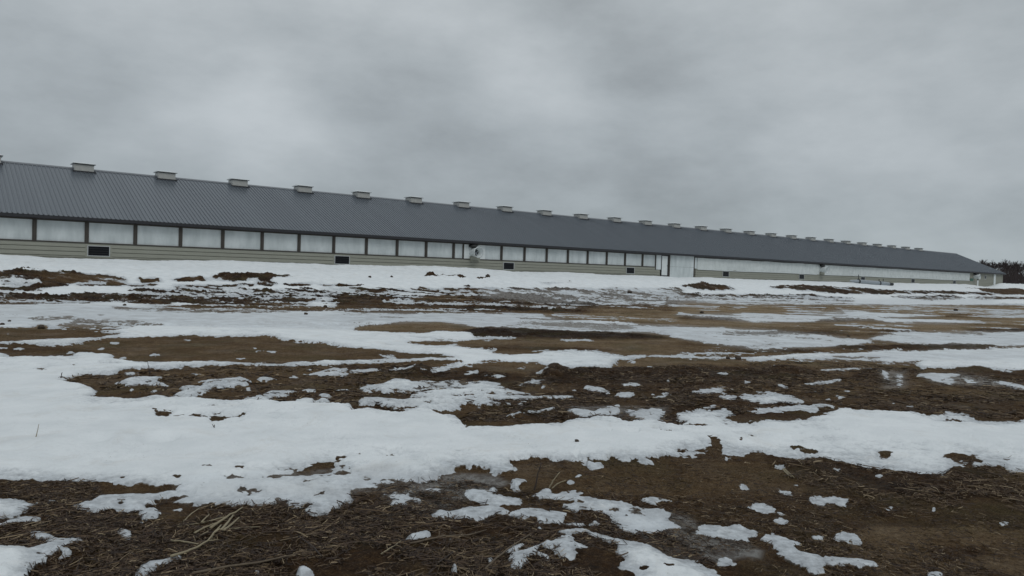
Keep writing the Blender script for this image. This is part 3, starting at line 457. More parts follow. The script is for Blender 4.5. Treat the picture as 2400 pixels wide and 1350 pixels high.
# wheel ruts with lugs in the slushy track on the left and middle
for (ax, ay, bx, by) in RUTS:
    (gx, hx), (gy, hy) = ground_at(np.array([ax, bx]), np.array([ay, by])); ux, uy = hx-gx, hy-gy; ln = math.hypot(ux, uy); ux /= ln; uy /= ln
    al = (X-gx)*ux+(Y-gy)*uy; ac = -(X-gx)*uy+(Y-gy)*ux
    band = np.exp(-(ac/.28)**4)*sstep(-.3, .3, al)*(1-sstep(ln-.3, ln+.3, al))
    lug = np.sin((al+np.abs(ac)*.8)*2*math.pi/.22)
    Z = Z-band*(.05-.03*lug); F = F-band*(.16+.14*lug)*(F > .3)
nr, ncl = X.shape
co = np.empty((nr*ncl+1, 3), np.float32); co[:-1, 0] = X.ravel(); co[:-1, 1] = Y.ravel(); co[:-1, 2] = Z.ravel(); co[-1] = (0, 0, 0)
a = np.arange(nr-1)[:, None]*ncl; b = np.arange(ncl)[None, :]; b2 = (b+1) % ncl
quads = np.stack([a+b, a+b2, a+ncl+b2, a+ncl+b], -1).reshape(-1, 4)[:, ::-1]
tri = np.stack([np.arange(ncl), (np.arange(ncl)+1) % ncl, np.full(ncl, nr*ncl)], 1)
me = bpy.data.meshes.new('ground'); me.vertices.add(len(co)); me.vertices.foreach_set('co', co.ravel())
loops = np.concatenate([quads.ravel(), tri.ravel()]).astype(np.int32); me.loops.add(len(loops)); me.loops.foreach_set('vertex_index', loops)
st = np.concatenate([np.arange(len(quads))*4, len(quads)*4+np.arange(len(tri))*3]).astype(np.int32)
me.polygons.add(len(st)); me.polygons.foreach_set('loop_start', st)
me.polygons.foreach_set('use_smooth', np.ones(len(st), bool)); me.update(calc_edges=True)
for nm, arr in (('snow', F), ('tone', T), ('ice', I), ('thick', thick)):
    at = me.attributes.new(nm, 'FLOAT', 'POINT'); at.data.foreach_set('value', np.append(arr.ravel(), .5).astype(np.float32))
ground = bpy.data.objects.new('ground', me); C.objects.link(ground); tag(ground, kind='structure')

gm = bpy.data.materials.new('thawing_ground'); gm.use_nodes = True; t = gm.node_tree; bs = t.nodes['Principled BSDF']
def GN(ty, **k):
    n = t.nodes.new(ty)
    for a_, v in k.items(): setattr(n, a_, v)
    return n
def gl(a_, b_): t.links.new(a_, b_)
def gmath(op, *vs):
    n = GN('ShaderNodeMath', operation=op)
    for i, v in enumerate(vs):
        if isinstance(v, (int, float)): n.inputs[i].default_value = v
        else: gl(v, n.inputs[i])
    return n.outputs[0]
def gnoise(scale, detail=6, rough_=.6, vec=None, dist=0):
    n = GN('ShaderNodeTexNoise'); n.inputs['Scale'].default_value = scale; n.inputs['Detail'].default_value = detail; n.inputs['Roughness'].default_value = rough_; n.inputs['Distortion'].default_value = dist
    gl(vec or gtc.outputs['Object'], n.inputs['Vector']); return n.outputs['Fac']
def grange(v, a0, a1, b0=0.0, b1=1.0, smooth=False):
    n = GN('ShaderNodeMapRange'); n.interpolation_type = 'SMOOTHSTEP' if smooth else 'LINEAR'
    for i, q_ in enumerate((a0, a1, b0, b1)): n.inputs[i+1].default_value = q_
    gl(v, n.inputs[0]); return n.outputs[0]
def gmix(f, a_, b_, bt='MIX'):
    n = GN('ShaderNodeMix', data_type='RGBA', blend_type=bt)
    if isinstance(f, (int, float)): n.inputs['Factor'].default_value = f
    else: gl(f, n.inputs['Factor'])
    for k, v in (('A', a_), ('B', b_)):
        if isinstance(v, tuple): n.inputs[k].default_value = (*v, 1)
        else: gl(v, n.inputs[k])
    return n.outputs['Result']
gtc = GN('ShaderNodeTexCoord')
def attr(nm):
    n = GN('ShaderNodeAttribute', attribute_name=nm); return n.outputs['Fac']
aS, aT, aI = attr('snow'), attr('tone'), attr('ice')
hf = gnoise(26, 8, .7); hf2 = gnoise(90, 5, .7)
field = gmath('ADD', aS, gmath('ADD', gmath('MULTIPLY', gmath('SUBTRACT', hf, .5), .42), gmath('MULTIPLY', gmath('SUBTRACT', hf2, .5), .16)))
smask = grange(field, .47, .545, smooth=True)
thin = grange(gmath('ADD', attr('thick'), gmath('MULTIPLY', gmath('SUBTRACT', hf, .5), .55)), .47, .93, smooth=True)
# snow
snowc = gmix(grange(gnoise(2.3, 6), .35, .7), (.79, .82, .83), (.69, .725, .74))
slush = gmix(grange(gnoise(14, 8, .7), .35, .68), (.30, .315, .33), (.62, .66, .69))
dirt = grange(gnoise(1.1, 9, .75, dist=1.5), .52, .72, 0, .30)
snowc = gmix(dirt, snowc, (.42, .36, .28))
icec = gmix(grange(gnoise(1.7, 8, .7), .38, .66), (.64, .69, .73), (.33, .335, .34))
thin2 = gmath('MAXIMUM', thin, 0.0)
scol = gmix(thin2, slush, snowc)
grit = gmath('MULTIPLY', grange(gnoise(55, 3, .6), .685, .72), grange(gnoise(1.4, 4), .42, .62, .1, 1))
scol = gmix(gmath('MULTIPLY', grit, .75), scol, (.10, .075, .05))
scol = gmix(gmath('MULTIPLY', aI, .85), scol, icec)
# soil
tone = gmath('ADD', gmath('ADD', aT, .05), gmath('MULTIPLY', gmath('SUBTRACT', gnoise(1.6, 7, .65), .5), .8))
tone = gmath('ADD', tone, gmath('MULTIPLY', gmath('SUBTRACT', hf, .5), 1.1))
tone = gmath('ADD', tone, gmath('MULTIPLY', gmath('SUBTRACT', gnoise(6, 6, .75), .5), .8))
rp = GN('ShaderNodeValToRGB'); gl(tone, rp.inputs[0]); el_ = rp.color_ramp.elements
el_[0].position = .0; el_[0].color = (.020, .011, .006, 1); el_[1].position = 1.0; el_[1].color = (.28, .22, .145, 1)
for p0, c0 in ((.25, (.064, .038, .0205)), (.5, (.112, .074, .040)), (.75, (.178, .128, .077))):
    q_ = el_.new(p0); q_.color = (*c0, 1)
soil = rp.outputs[0]
soil = gmix(grange(gnoise(.9, 5), .5, .68, 0, .45), soil, (.075, .075, .035))
soil = gmix(grange(hf2, .3, .72, 0, .75), (.012, .009, .007), soil) if False else gmix(grange(hf2, .36, .54, .68, 0), soil, (.016, .011, .008))
soil = gmix(grange(hf2, .58, .70, 0, .6), soil, (.25, .20, .135))
wet = grange(gnoise(1.3, 5), .45, .65)
soil = gmix(gmath('MULTIPLY', aI, .75), soil, gmix(hf, (.16, .155, .155), (.07, .06, .052)))
crust = gmath('MULTIPLY', aI, grange(gnoise(7, 9, .8, dist=.8), .45, .58))
soil = gmix(gmath('MULTIPLY', crust, .8), soil, (.42, .44, .46))
halo = gmath('MULTIPLY', grange(field, .30, .47), grange(gnoise(16, 6, .7), .42, .62))
soil = gmix(gmath('MULTIPLY', halo, .6), soil, (.34, .345, .35))
soil = gmix(1.0, soil, (1.05, .985, .89), 'MULTIPLY')
col = gmix(smask, soil, scol)
gl(col, bs.inputs['Base Color'])
rsoil = grange(wet, 0, 1, .85, .55); rr_ = GN('ShaderNodeMix', data_type='FLOAT'); gl(smask, rr_.inputs['Factor']); gl(rsoil, rr_.inputs['A']); rr_.inputs['B'].default_value = .6
r2 = GN('ShaderNodeMix', data_type='FLOAT'); gl(aI, r2.inputs['Factor']); gl(rr_.outputs['Result'], r2.inputs['A']); r2.inputs['B'].default_value = .3
gl(r2.outputs['Result'], bs.inputs['Roughness'])
gl(gmath('MULTIPLY_ADD', gmath('MAXIMUM', smask, aI), .3, .08), bs.inputs['Specular IOR Level'])
bh = gmath('ADD', gmath('MULTIPLY', gmath('SUBTRACT', 1.0, smask), gmath('ADD', gmath('MULTIPLY', hf, .9), gmath('MULTIPLY', hf2, .5))), gmath('MULTIPLY', smask, gmath('MULTIPLY_ADD', hf, .22, .55)))
bu = GN('ShaderNodeBump'); bu.inputs['Strength'].default_value = 1.0; bu.inputs['Distance'].default_value = .045; gl(bh, bu.inputs['Height']); gl(bu.outputs[0], bs.inputs['Normal'])
me.materials.append(gm)

# ---------------------------------------------------------------- barn
M = dict(
    roof=mat('roof_metal', (.082, .098, .118), .32, .3, noise=(1.1, .8, (.105, .124, .145)), spec=.9, stretch=(1, .03, .03)),
    fascia=mat('fascia_dark', (.022, .022, .026), .5),
    ridge=mat('ridge_cap_metal', (.12, .13, .145), .35, spec=.8),
    siding=mat('green_siding', (.30, .305, .255), .6, noise=(1.5, .6, (.25, .25, .205)), stretch=(1, 1, 4)),
    base=mat('base_board', (.16, .165, .13), .7, noise=(3, .8, (.09, .085, .07))),
    trim=mat('brown_trim', (.055, .049, .041), .6, noise=(4, .6, (.05, .04, .032))),
    panel=mat('white_panel', (.65, .70, .705), .5, noise=(1.6, 1.0, (.46, .51, .515)), bump=(3, .5, .03), stretch=(1, 1, .3)),
    white=mat('white_vinyl', (.72, .76, .76), .45, noise=(2, .5, (.62, .66, .66))),
    wrap=mat('plastic_wrap', (.66, .70, .69), .35, noise=(2.2, .9, (.52, .56, .55)), bump=(2.6, 1.0, .12), stretch=(.8, 1, .6)),
    glass=mat('dark_glass', (.006, .007, .01), .2, spec=.2),
    dark=mat('dark_rubber_and_shade', (.018, .02, .02), .6),
    vent=mat('vent_cream', (.48, .485, .46), .6, noise=(5, .6, (.36, .37, .36))),
    cap=mat('vent_cap_snow', (.60, .63, .64), .6),
    alu=mat('window_frame', (.42, .44, .44), .4),
    steel=mat('galvanised_steel', (.36, .40, .43), .35, .5, noise=(3, .7, (.26, .29, .31))),
    green=mat('green_tarp', (.05, .13, .10), .6),
)
RZ = math.atan2(DV[1], DV[0]); G0 = 1.38
org = (NV[0]*DW, NV[1]*DW, 0.0)
barn = empty('barn', org, RZ); tag(barn, 'very long low barn with dark grey ribbed metal roof, green siding and white wall panels', 'barn')
S0, S1 = -14.0, 145.2
RY_, RZ_ = 7.56, 7.20; EY, EZ = -.46, 3.775; sl = (RZ_-EZ)/(RY_-EY)
BY = 2*RY_
# walls
def siding(x0, x1, z0, z1, mb=None, y=0.0, board=.235):
    mb = mb or MB(); z = z1
    while z > z0+1e-3:
        zb = max(z0, z-board); zt = z-.034
        mb.quad((x0, y-.03, zb), (x1, y-.03, zb), (x1, y-.012, zt), (x0, y-.012, zt)); mb.quad((x0, y-.012, zt), (x1, y-.012, zt), (x1, y+.045, zt), (x0, y+.045, zt))
        mb.quad((x0, y+.045, zt), (x1, y+.045, zt), (x1, y+.045, z), (x0, y+.045, z)); mb.quad((x0, y-.03, zb), (x0, y+.045, zb), (x1, y+.045, zb), (x1, y-.03, zb)); z = zb
    return mb
SILL = 2.42
m = MB()
siding(S0, 55.35, 1.36, SILL-.02, m); siding(60.83, 130.8, 1.36, 2.52, m); siding(130.8, S1, 1.36, 3.9, m)
siding(54.75, 55.35, 1.36, 2.15, m, y=-.002)
wall = m.build('siding_wall', M['siding'], barn)
m = MB(); m.box(S0, 55.3, -.05, -.032, 1.1, 1.60); m.box(60.85, 144.9, -.05, -.032, 1.1, 1.56); m.build('base_board', M['base'], barn)
m = MB(); m.box(S0, 145.1, .06, .10, 1.0, 3.95); m.box(S0, 145.1, BY-.1, BY, 1.0, 3.95)
m.quad((S1, .0, 1.0), (S1, BY, 1.0), (S1, BY, 3.9), (S1, RY_, 7.1), (S1, 0, 3.9)); m.quad((S0, .0, 1.0), (S0, 0, 3.9), (S0, RY_, 7.1), (S0, BY, 3.9), (S0, BY, 1.0))
m.build('rear_and_end_walls', M['siding'], barn).name = 'outer_wall'
m = MB(); m.box(S0, 54.7, -.05, .05, SILL-.045, SILL+.02); m.build('sill_trim', M['trim'], barn)
m = MB(); m.box(S0, 130.7, -.03, .05, 3.53, 3.80); m.build('header_board', M['trim'], barn)
posts = [4.73+2.435*k for k in range(-6, 12)]+[36.11, 38.49, 40.9, 43.32, 45.68, 48.07, 50.47, 52.86]
def post(x, w=.2):
    m = MB(); m.box(x-w/2, x+w/2, -.055, .05, SILL+.02, 3.53); m.box(x-w*.18, x+w*.18, -.075, -.055, SILL+.02, 3.53)
    o = m.build('post', M['trim'], barn); return o
for x in posts: post(x)
m = MB(); m.box(32.35, 32.46, -.05, .05, SILL+.02, 3.53); m.build('post', M['trim'], barn)
m = MB(); m.box(54.68, 54.78, -.05, .05, 2.15, 3.53); m.build('post', M['trim'], barn)
edges = sorted(posts+[54.78, 32.40])
def panel(x0, x1, z0=SILL+.02, z1=3.53, y=.03, mt='panel'):
    m = MB(); nx = 5
    for i in range(nx):      # slightly bowed fabric-like panel
        for j in range(3):
            def P(a_, b_):
                u = a_/nx; v = b_/3; return (x0+(x1-x0)*u, y+.012*math.sin(math.pi*u)*math.sin(math.pi*v)*random.uniform(.8, 1.2)*0+y*0+.012*math.sin(math.pi*u), z0+(z1-z0)*v)
            m.quad(P(i, j), P(i+1, j), P(i+1, j+1), P(i, j+1))
    return m.build('wall_panel', M[mt], barn)
for a_, b_ in zip(edges[:-1], edges[1:]):
    if a_ < 32.3 or a_ > 35.9: panel(a_, b_)
panel(34.45, 36.11)
m = MB(); m.box(32.47, 33.04, -.03, .03, SILL+.02, 3.53); m.build('fan_panel', M['white'], barn)
m = MB(); m.box(33.78, 34.47, -.03, .03, SILL+.02, 3.53); m.build('fan_panel', M['white'], barn)
# windows low in the wall
def window(x, w=1.12, zc=1.98, h=.6):
    x0, x1, z0, z1 = x-w/2, x+w/2, zc-h/2, zc+h/2
    m = MB(); m.box(x0-.09, x1+.09, -.035, -.02, z0-.07, z1+.07); bx = m.build('window', M['siding'], barn)
    m = MB(); t_ = .045
    m.box(x0, x1, -.06, -.034, z0, z0+t_); m.box(x0, x1, -.06, -.034, z1-t_, z1); m.box(x0, x0+t_, -.06, -.034, z0+t_, z1-t_); m.box(x1-t_, x1, -.06, -.034, z0+t_, z1-t_)
    m.build('window_frame', M['alu'], bx)
    m = MB(); m.box(x0+t_, x1-t_, -.045, -.036, z0+t_, z1-t_); g = m.build('pane', M['glass'], bx)
    m = MB()
    for k in range(1, 4): m.box(x0+t_+.05, x1-t_-.05, -.052, -.046, z0+t_+k*(h-.09)/4-.008, z0+t_+k*(h-.09)/4+.008)
    m.build('louvre', M['dark'], bx)
for x in (7.76, 22.4, 36.86, 51.2, 65.9, 80.75, 95.6, 110.35, 124.85): window(x)
# fans
def fan(x, zc=2.96):
    f = empty('exhaust_fan', (x, -.03, zc), 0); f.parent = barn
    m = MB(); m.tube([(0, 0, 0), (0, -.45, 0), (0, -.84, 0)], [.30, .33, .405], 32, cap=False); m.tube([(0, -.84, 0), (0, -.42, 0)], [.385, .27], 32, cap=False); m.tube([(0, -.80, 0), (0, -.85, 0), (0, -.87, 0)], [.41, .425, .40], 32, cap=False)
    m.build('fan_cone', M['white'], f, smooth=True)
    m = MB(); m.tube([(0, -.41, 0), (0, -.42, 0)], [.285, .285], 24); m.build('fan_grille', M['dark'], f)
    m = MB()
    for k in range(5):
        a_ = k*2*math.pi/5+.3; c, s = math.cos(a_), math.sin(a_); d = .06
        m.quad((c*.04, -.46, s*.04), (c*.23+s*d, -.44, s*.23-c*d), (c*.25, -.46, s*.25), (c*.23-s*d, -.49, s*.23+c*d))
    m.tube([(0, -.44, 0), (0, -.5, 0)], [.05, .035], 10); m.build('fan_blades', M['steel'], f)
    m = MB(); m.tube([(-.30, -.02, .50), (-.22, -.26, .46), (0, -.36, .47), (.26, -.16, .56)], [.10, .15, .15, .10], 10); m.build('fan_hood', M['dark'], f, smooth=True)
    return f
def fan_bay(x, z0=SILL, wrap=False):
    m = MB(); m.box(x-.42, x+.46, -.16, .03, z0-.1, 2.63); siding(x-.42, x+.46, z0-.1, 2.63, m, y=-.162); m.build('siding_bump', M['siding'], barn)
    m = MB(); m.box(x-.42, x+.44, -.10, .03, 2.63, 3.45); m.build('fan_housing', M['white'], barn)
    fan(x-.18, 2.93)
fan_bay(33.42); fan_bay(85.2)
fan(132.6, 3.0)
m = MB(); m.box(132.6, 133.7, -.07, -.025, 2.75, 3.5); m.build('fan_housing', M['white'], barn)
# door bay, bulged panel, sliding door
m = MB(); m.box(54.78, 55.52, -.05, .04, 2.17, 3.56); m.build('white_infill', M['panel'], barn)
door = empty('door', (56.0, -.03, 1.58), 0); door.parent = barn
m = MB(); m.box(-.42, .42, -.03, .02, .06, 1.92); m.build('door_leaf', M['white'], door)
m = MB(); m.box(-.50, -.42, -.045, .03, 0, 1.97); m.box(.42, .52, -.045, .03, 0, 1.97); m.box(-.42, .42, -.045, .03, 1.92, 1.99); m.box(-.42, .42, -.06, .03, -.08, .055); m.build('door_frame', M['fascia'], door)
m = MB(); m.box(.33, .41, -.07, -.035, .96, 1.0); m.build('handle', M['dark'], door)
m = MB(); m.box(56.55, 56.86, -.02, .04, 1.3, 3.6); m.box(56.62, 56.72, -.06, -.02, 1.3, 3.6); m.build('door_post', M['trim'], barn)
m = MB(); m.box(56.86, 60.5, -.03, .03, 1.3, 2.50); m.box(56.86, 60.5, -.035, .03, 2.515, 3.64); gd = m.build('sliding_door', M['panel'], barn)
m = MB(); m.box(56.9, 60.48, -.02, .03, 2.495, 2.52); m.build('door_seam', M['base'], gd)
m = MB(); m.box(60.5, 60.66, -.04, .04, 1.3, 3.62); m.build('door_post', M['trim'], barn)
m = MB(); m.box(60.66, 61.06, -.03, .04, 2.42, 3.5); m.build('white_infill', M['panel'], barn)
# plastic-wrapped curtain with wrinkles, its hem rod below
def curtain(x0, x1, z0, z1):
    nx = int((x1-x0)/.18); nz = 9; xs = np.linspace(x0, x1, nx+1); zs = np.linspace(z0, z1, nz+1); XX, ZZ = np.meshgrid(xs, zs)
    YY = -.06+.05*fbm(XX, ZZ*1.8, [2.0, .8, .35], 77)+.02*np.sin(XX*2.1+2*ZZ); ZZ = ZZ+(ZZ < z0+.01)*.03*fbm(XX, XX*0, [5, 2], 78)+(ZZ > z1-.01)*.03*fbm(XX, XX*0, [2, .8], 79)
    m = MB(); m.v = list(map(tuple, np.stack([XX, YY, ZZ], -1).reshape(-1, 3).tolist()))
    for j in range(nz):
        for i in range(nx): k = j*(nx+1)+i; m.f.append((k, k+1, k+nx+2, k+nx+1))
    o = m.build('plastic_curtain', M['wrap'], barn, smooth=True)
    m = MB(); m.tube([(x, -.09, z0+.01+.02*math.sin(x*.35)) for x in np.arange(x0, x1+.1, 1.0)], [.035]*len(np.arange(x0, x1+.1, 1.0)), 6); m.build('hem_rod', M['white'], o)
curtain(61.06, 84.7, 2.33, 3.52); curtain(85.75, 130.7, 2.33, 3.52)
# far end details
m = MB(); m.box(133.95, 134.45, -.05, 0, 2.45, 3.6); fd = m.build('end_door', M['dark'], barn)
m = MB(); m.box(133.95, 134.5, -.055, 0, 1.3, 2.43); m.build('end_panel', M['white'], barn)
m = MB(); m.box(137.0, 137.8, -.05, -.02, 2.7, 3.3); w_ = m.build('window', M['alu'], barn)
m = MB(); m.box(137.1, 137.7, -.06, -.051, 2.78, 3.22); m.build('pane', M['glass'], w_)
m = MB(); m.box(141.0, 141.8, -.10, -.02, 1.6, 3.6); m.build('downspout', M['white'], barn)
m = MB(); m.box(145.0, 145.22, -.05, .2, 1.2, 3.8); m.build('corner_trim', M['siding'], barn)
m = MB(); m.box(131.0, 132.2, -.08, -.03, 2.3, 2.7); m.build('tarp_flap', M['green'], barn)
# roof: ribbed sheets
def roof_side(sgn):
    mb = MB(); prof = []; x = S0-.3; rib = .2286; X1 = S1+.35
    while x < X1-.2:
        prof += [(x, 0), (x+.148, 0), (x+.158, .034), (x+.206, .034)]; x += rib
    prof.append((X1, 0)); V = []
    for (a_, h) in prof:
        for (yy, zz) in ((EY, EZ), (RY_, RZ_)):
            yv = yy if sgn > 0 else 2*RY_-yy; V.append((a_, yv, zz+h))
    mb.v = V
    for i in range(len(prof)-1):
        q_ = (2*i, 2*i+2, 2*i+3, 2*i+1); mb.f.append(q_ if sgn > 0 else q_[::-1])
    return mb
a_ = roof_side(1); b_ = roof_side(-1); k = len(a_.v); a_.v += b_.v; a_.f += [tuple(i+k for i in f) for f in b_.f]
# underside
for sg in (1, -1):
    f = lambda y: y if sg > 0 else 2*RY_-y
    a_.quad((S0-.3, f(EY), EZ-.02), (S1+.35, f(EY), EZ-.02), (S1+.35, f(RY_), RZ_-.02), (S0-.3, f(RY_), RZ_-.02))
roof = a_.build('roof', M['roof'], barn)
m = MB(); m.box(S0-.3, S1+.34, EY-.012, EY+.03, EZ-.155, EZ-.008); m.box(S0-.3, S1+.34, EY+.03, 0.0, EZ-.165, EZ-.14); m.build('fascia', M['fascia'], barn)
m = MB()
for y0, y1, z0, z1 in ((EY, RY_, EZ, RZ_), (2*RY_-EY, RY_, EZ, RZ_)):
    m.quad((S1+.36, y0, z0-.16), (S1+.36, y1, z1-.16), (S1+.36, y1, z1+.035), (S1+.36, y0, z0+.035)); m.quad((S1+.30, y0, z0+.036), (S1+.36, y0, z0+.036), (S1+.36, y1, z1+.036), (S1+.30, y1, z1+.036))
m.build('rake_trim', M['fascia'], barn)
m = MB(); w_ = .17
m.quad((S0-.3, RY_-w_, RZ_-w_*sl+.045), (S1+.36, RY_-w_, RZ_-w_*sl+.045), (S1+.36, RY_, RZ_+.07), (S0-.3, RY_, RZ_+.07)); m.quad((S0-.3, RY_, RZ_+.07), (S1+.36, RY_, RZ_+.07), (S1+.36, RY_+w_, RZ_-w_*sl+.045), (S0-.3, RY_+w_, RZ_-w_*sl+.045))
m.quad((S0-.3, RY_-w_, RZ_-w_*sl-.0), (S1+.36, RY_-w_, RZ_-w_*sl-.0), (S1+.36, RY_-w_, RZ_-w_*sl+.045), (S0-.3, RY_-w_, RZ_-w_*sl+.045))
m.build('ridge_cap', M['ridge'], roof)
# ridge vents
def vent():
    m = MB(); m.v = []; hw, dz = .54, .46; zf = RZ_-dz*sl+.0
    m.box(-hw, hw, -dz, dz, -.30, .25); o = m.build('ridge_vent', M['vent'], barn)
    m = MB(); m.box(-hw+.05, hw-.05, -dz+.04, dz-.04, .25, .285); m.build('vent_gap_shade', M['dark'], o)  # solid dark strip stands for the shade beneath the cap
    m = MB(); hw2, d2 = .64, .56
    A = [(-hw2, -d2, .285), (hw2, -d2, .285), (hw2, d2, .285), (-hw2, d2, .285), (-hw2, -d2, .33), (hw2, -d2, .33), (hw2, d2, .33), (-hw2, d2, .33), (-hw2+.1, 0, .44), (hw2-.1, 0, .44)]
    m.v = A; m.f = [(3, 2, 1, 0), (0, 1, 5, 4), (1, 2, 6, 5), (2, 3, 7, 6), (3, 0, 4, 7), (4, 5, 9, 8), (6, 7, 8, 9), (5, 6, 9), (7, 4, 8)]
    m.build('vent_cap', M['cap'], o)
    m = MB(); m.box(-hw2+.01, hw2-.01, -d2-.004, -d2+.01, .288, .306); m.build('vent_trim', M['dark'], o)
    m = MB(); m.box(-hw-.1, hw+.1, -dz-.12, -dz-.005, -.25, -.15); m.build('vent_flashing', M['fascia'], o)
    return o
v0 = vent(); kids = list(v0.children)
for k in range(-1, 26):
    x = 8.06+4.876*k
    if k == -1: o = v0
    else:
        o = v0.copy(); C.objects.link(o); o.parent = barn
        for c_ in kids:
            d_ = c_.copy(); C.objects.link(d_); d_.parent = o
    o.location = (x, RY_, RZ_)

# ---------------------------------------------------------------- grey auger tube lying on the snow bank
def local(s, p): return NV[0]*p+DV[0]*s, NV[1]*p+DV[1]*s
ax, ay = local(89.2, 44.9); bx, by = local(97.0, 43.4)
az = float(zbase(ax, ay))+.27; bz = float(zbase(bx, by))+.24
au = empty('grain_auger', (ax, ay, az), 0); tag(au, 'grey steel auger tube with dark bands lying on the snow bank before the barn', 'auger')
d_ = Vector((bx-ax, by-ay, bz-az)); P = lambda t_: d_*t_
m = MB(); m.tube([P(-.02), P(.02), P(.14), P(.2), P(.8), P(.9), P(.97)], [.03, .10, .2, .25, .25, .21, .13], 16); m.build('tube', M['steel'], au, smooth=True)
for t_, r_ in ((.185, .30), (.68, .29)):
    m = MB(); m.tube([P(t_-.008), P(t_+.012)], [r_, r_], 16); m.build('band', M['dark'], au)
m = MB(); m.tube([P(.93), P(1.02)], [.2, .17], 10); m.build('gearbox', M['dark'], au)
for t_, h_ in ((.185, .85), (.68, .5), (.78, .6)):
    m = MB(); m.tube([P(t_), P(t_)+Vector((0, 0, h_))], [.04, .04], 6); m.build('lever', M['dark'], au)

# ---------------------------------------------------------------- bare woodland on the horizon
wm = mat('bare_twigs', (.040, .030, .030), .9, noise=(.2, .8, (.055, .04, .035)))
m = MB(); rnd = random.Random(4)
def seg(a_, b_, r0, r1):
    i = len(m.v); t_ = (b_-a_); u_ = t_.cross(Vector((.3, 1, .2))).normalized(); v_ = t_.cross(u_).normalized()
    for p_q, r_ in ((a_, r0), (b_, r1)):
        for k_ in range(3):
            w = k_*2.0944; m.v.append(tuple(p_q+(u_*math.cos(w)+v_*math.sin(w))*r_))
    for k_ in range(3): m.f.append((i+k_, i+(k_+1) % 3, i+3+(k_+1) % 3, i+3+k_))
def grow(p, dr, ln, r0, lev):
    e_ = p+dr*ln; seg(p, e_, r0, r0*.65)
    if lev == 0: return
    for k_ in range(rnd.choice((3, 4)) if lev > 1 else 4):
        a_ = p+dr*ln*rnd.uniform(.45, 1.0); q_ = (dr+Vector((rnd.uniform(-.8, .8), rnd.uniform(-.8, .8), rnd.uniform(-.1, .6)))).normalized()
        grow(a_, q_, ln*rnd.uniform(.5, .72), max(.03, r0*.5), lev-1)
for i in range(800):
    pxl = rnd.uniform(1700, 3300); az_ = math.atan((pxl-1200)/FPX); dist = rnd.uniform(330, 470)
    x, y = dist*math.sin(az_), dist*math.cos(az_); z = float(zbase(x, y)); hh = rnd.uniform(7.2, 9.4)*dist/400
    p = Vector((x, y, z)); seg(p, p+Vector((0, 0, hh*.4)), .2, .16); grow(p+Vector((0, 0, hh*.18)), Vector((rnd.uniform(-.1, .1), rnd.uniform(-.1, .1), 1)).normalized(), hh*.45, .14, 4)
wd = m.build('bare_woodland', wm); tag(wd, 'dark leafless woodland on the horizon beyond the far end of the barn', 'woodland', kind='stuff')
# undergrowth filling the wood's foot
m = MB()
for i in range(9000):
    pxl = rnd.uniform(1700, 3300); az_ = math.atan((pxl-1200)/FPX); dist = rnd.uniform(318, 440); x, y = dist*math.sin(az_), dist*math.cos(az_); z = float(zbase(x, y))
    a_ = Vector((x, y, z)); seg(a_, a_+Vector((rnd.uniform(-1.2, 1.2), rnd.uniform(-1, 1), rnd.uniform(2, 6.5))), .10, .05)
ug = m.build('undergrowth', wm); tag(ug, 'dark brush along the foot of the distant leafless woodland', 'undergrowth', kind='stuff')

# ---------------------------------------------------------------- straw and dead grass scattered on the thawed soil
def strawmat(name, stops):
    mt = bpy.data.materials.new(name); mt.use_nodes = True; tt = mt.node_tree; b = tt.nodes['Principled BSDF']; b.inputs['Roughness'].default_value = .75
    a_ = tt.nodes.new('ShaderNodeAttribute'); a_.attribute_name = 'rnd'; r_ = tt.nodes.new('ShaderNodeValToRGB'); tt.links.new(a_.outputs['Fac'], r_.inputs[0]); tt.links.new(r_.outputs[0], b.inputs['Base Color'])
    r_.color_ramp.elements[0].color = (*stops[0][1], 1); r_.color_ramp.elements[0].position = stops[0][0]; r_.color_ramp.elements[1].color = (*stops[-1][1], 1); r_.color_ramp.elements[1].position = stops[-1][0]
    for p0, c0 in stops[1:-1]: q_ = r_.color_ramp.elements.new(p0); q_.color = (*c0, 1)
    return mt
sm_ = strawmat('dead_straw', [(0, (.024, .014, .009)), (.4, (.066, .038, .020)), (.7, (.108, .070, .036)), (.9, (.185, .132, .075)), (1, (.34, .265, .165))])
rng = np.random.default_rng(5)
def in_poly(pts, x, y):
    P = np.array(pts, float); Q = np.roll(P, -1, 0); c = np.zeros(len(x), bool)
    for (a0, a1), (b0, b1) in zip(P, Q):
        k = ((a1 <= y) != (b1 <= y)); c ^= k & (x < a0+(y-a1)/(b1-a1+1e-9)*(b0-a0))
    return c
gz = Z  # final ground heights on the polar grid
def ground_z(x, y):
    rr0 = np.hypot(x, y); t0 = np.degrees(np.arctan2(x, y)); j = np.clip(np.interp(t0, th, np.arange(len(th))), 0, len(th)-1.01); i = np.clip(np.interp(rr0, rr, np.arange(len(rr))), 0, len(rr)-1.01)
    i0 = i.astype(int); j0 = j.astype(int); fi = i-i0; fj = j-j0
    return (gz[i0, j0]*(1-fj)+gz[i0, j0+1]*fj)*(1-fi)+(gz[i0+1, j0]*(1-fj)+gz[i0+1, j0+1]*fj)*fi
def ground_F(x, y):
    rr0 = np.hypot(x, y); t0 = np.degrees(np.arctan2(x, y)); j = np.clip(np.interp(t0, th, np.arange(len(th))), 0, len(th)-1.01).astype(int); i = np.clip(np.interp(rr0, rr, np.arange(len(rr))), 0, len(rr)-1.01).astype(int)
    return F[i, j]
def flat_at(px_, py_):
    rx, ry, rz = ray(px_, py_); k = -EYE/rz; return rx*k, ry*k
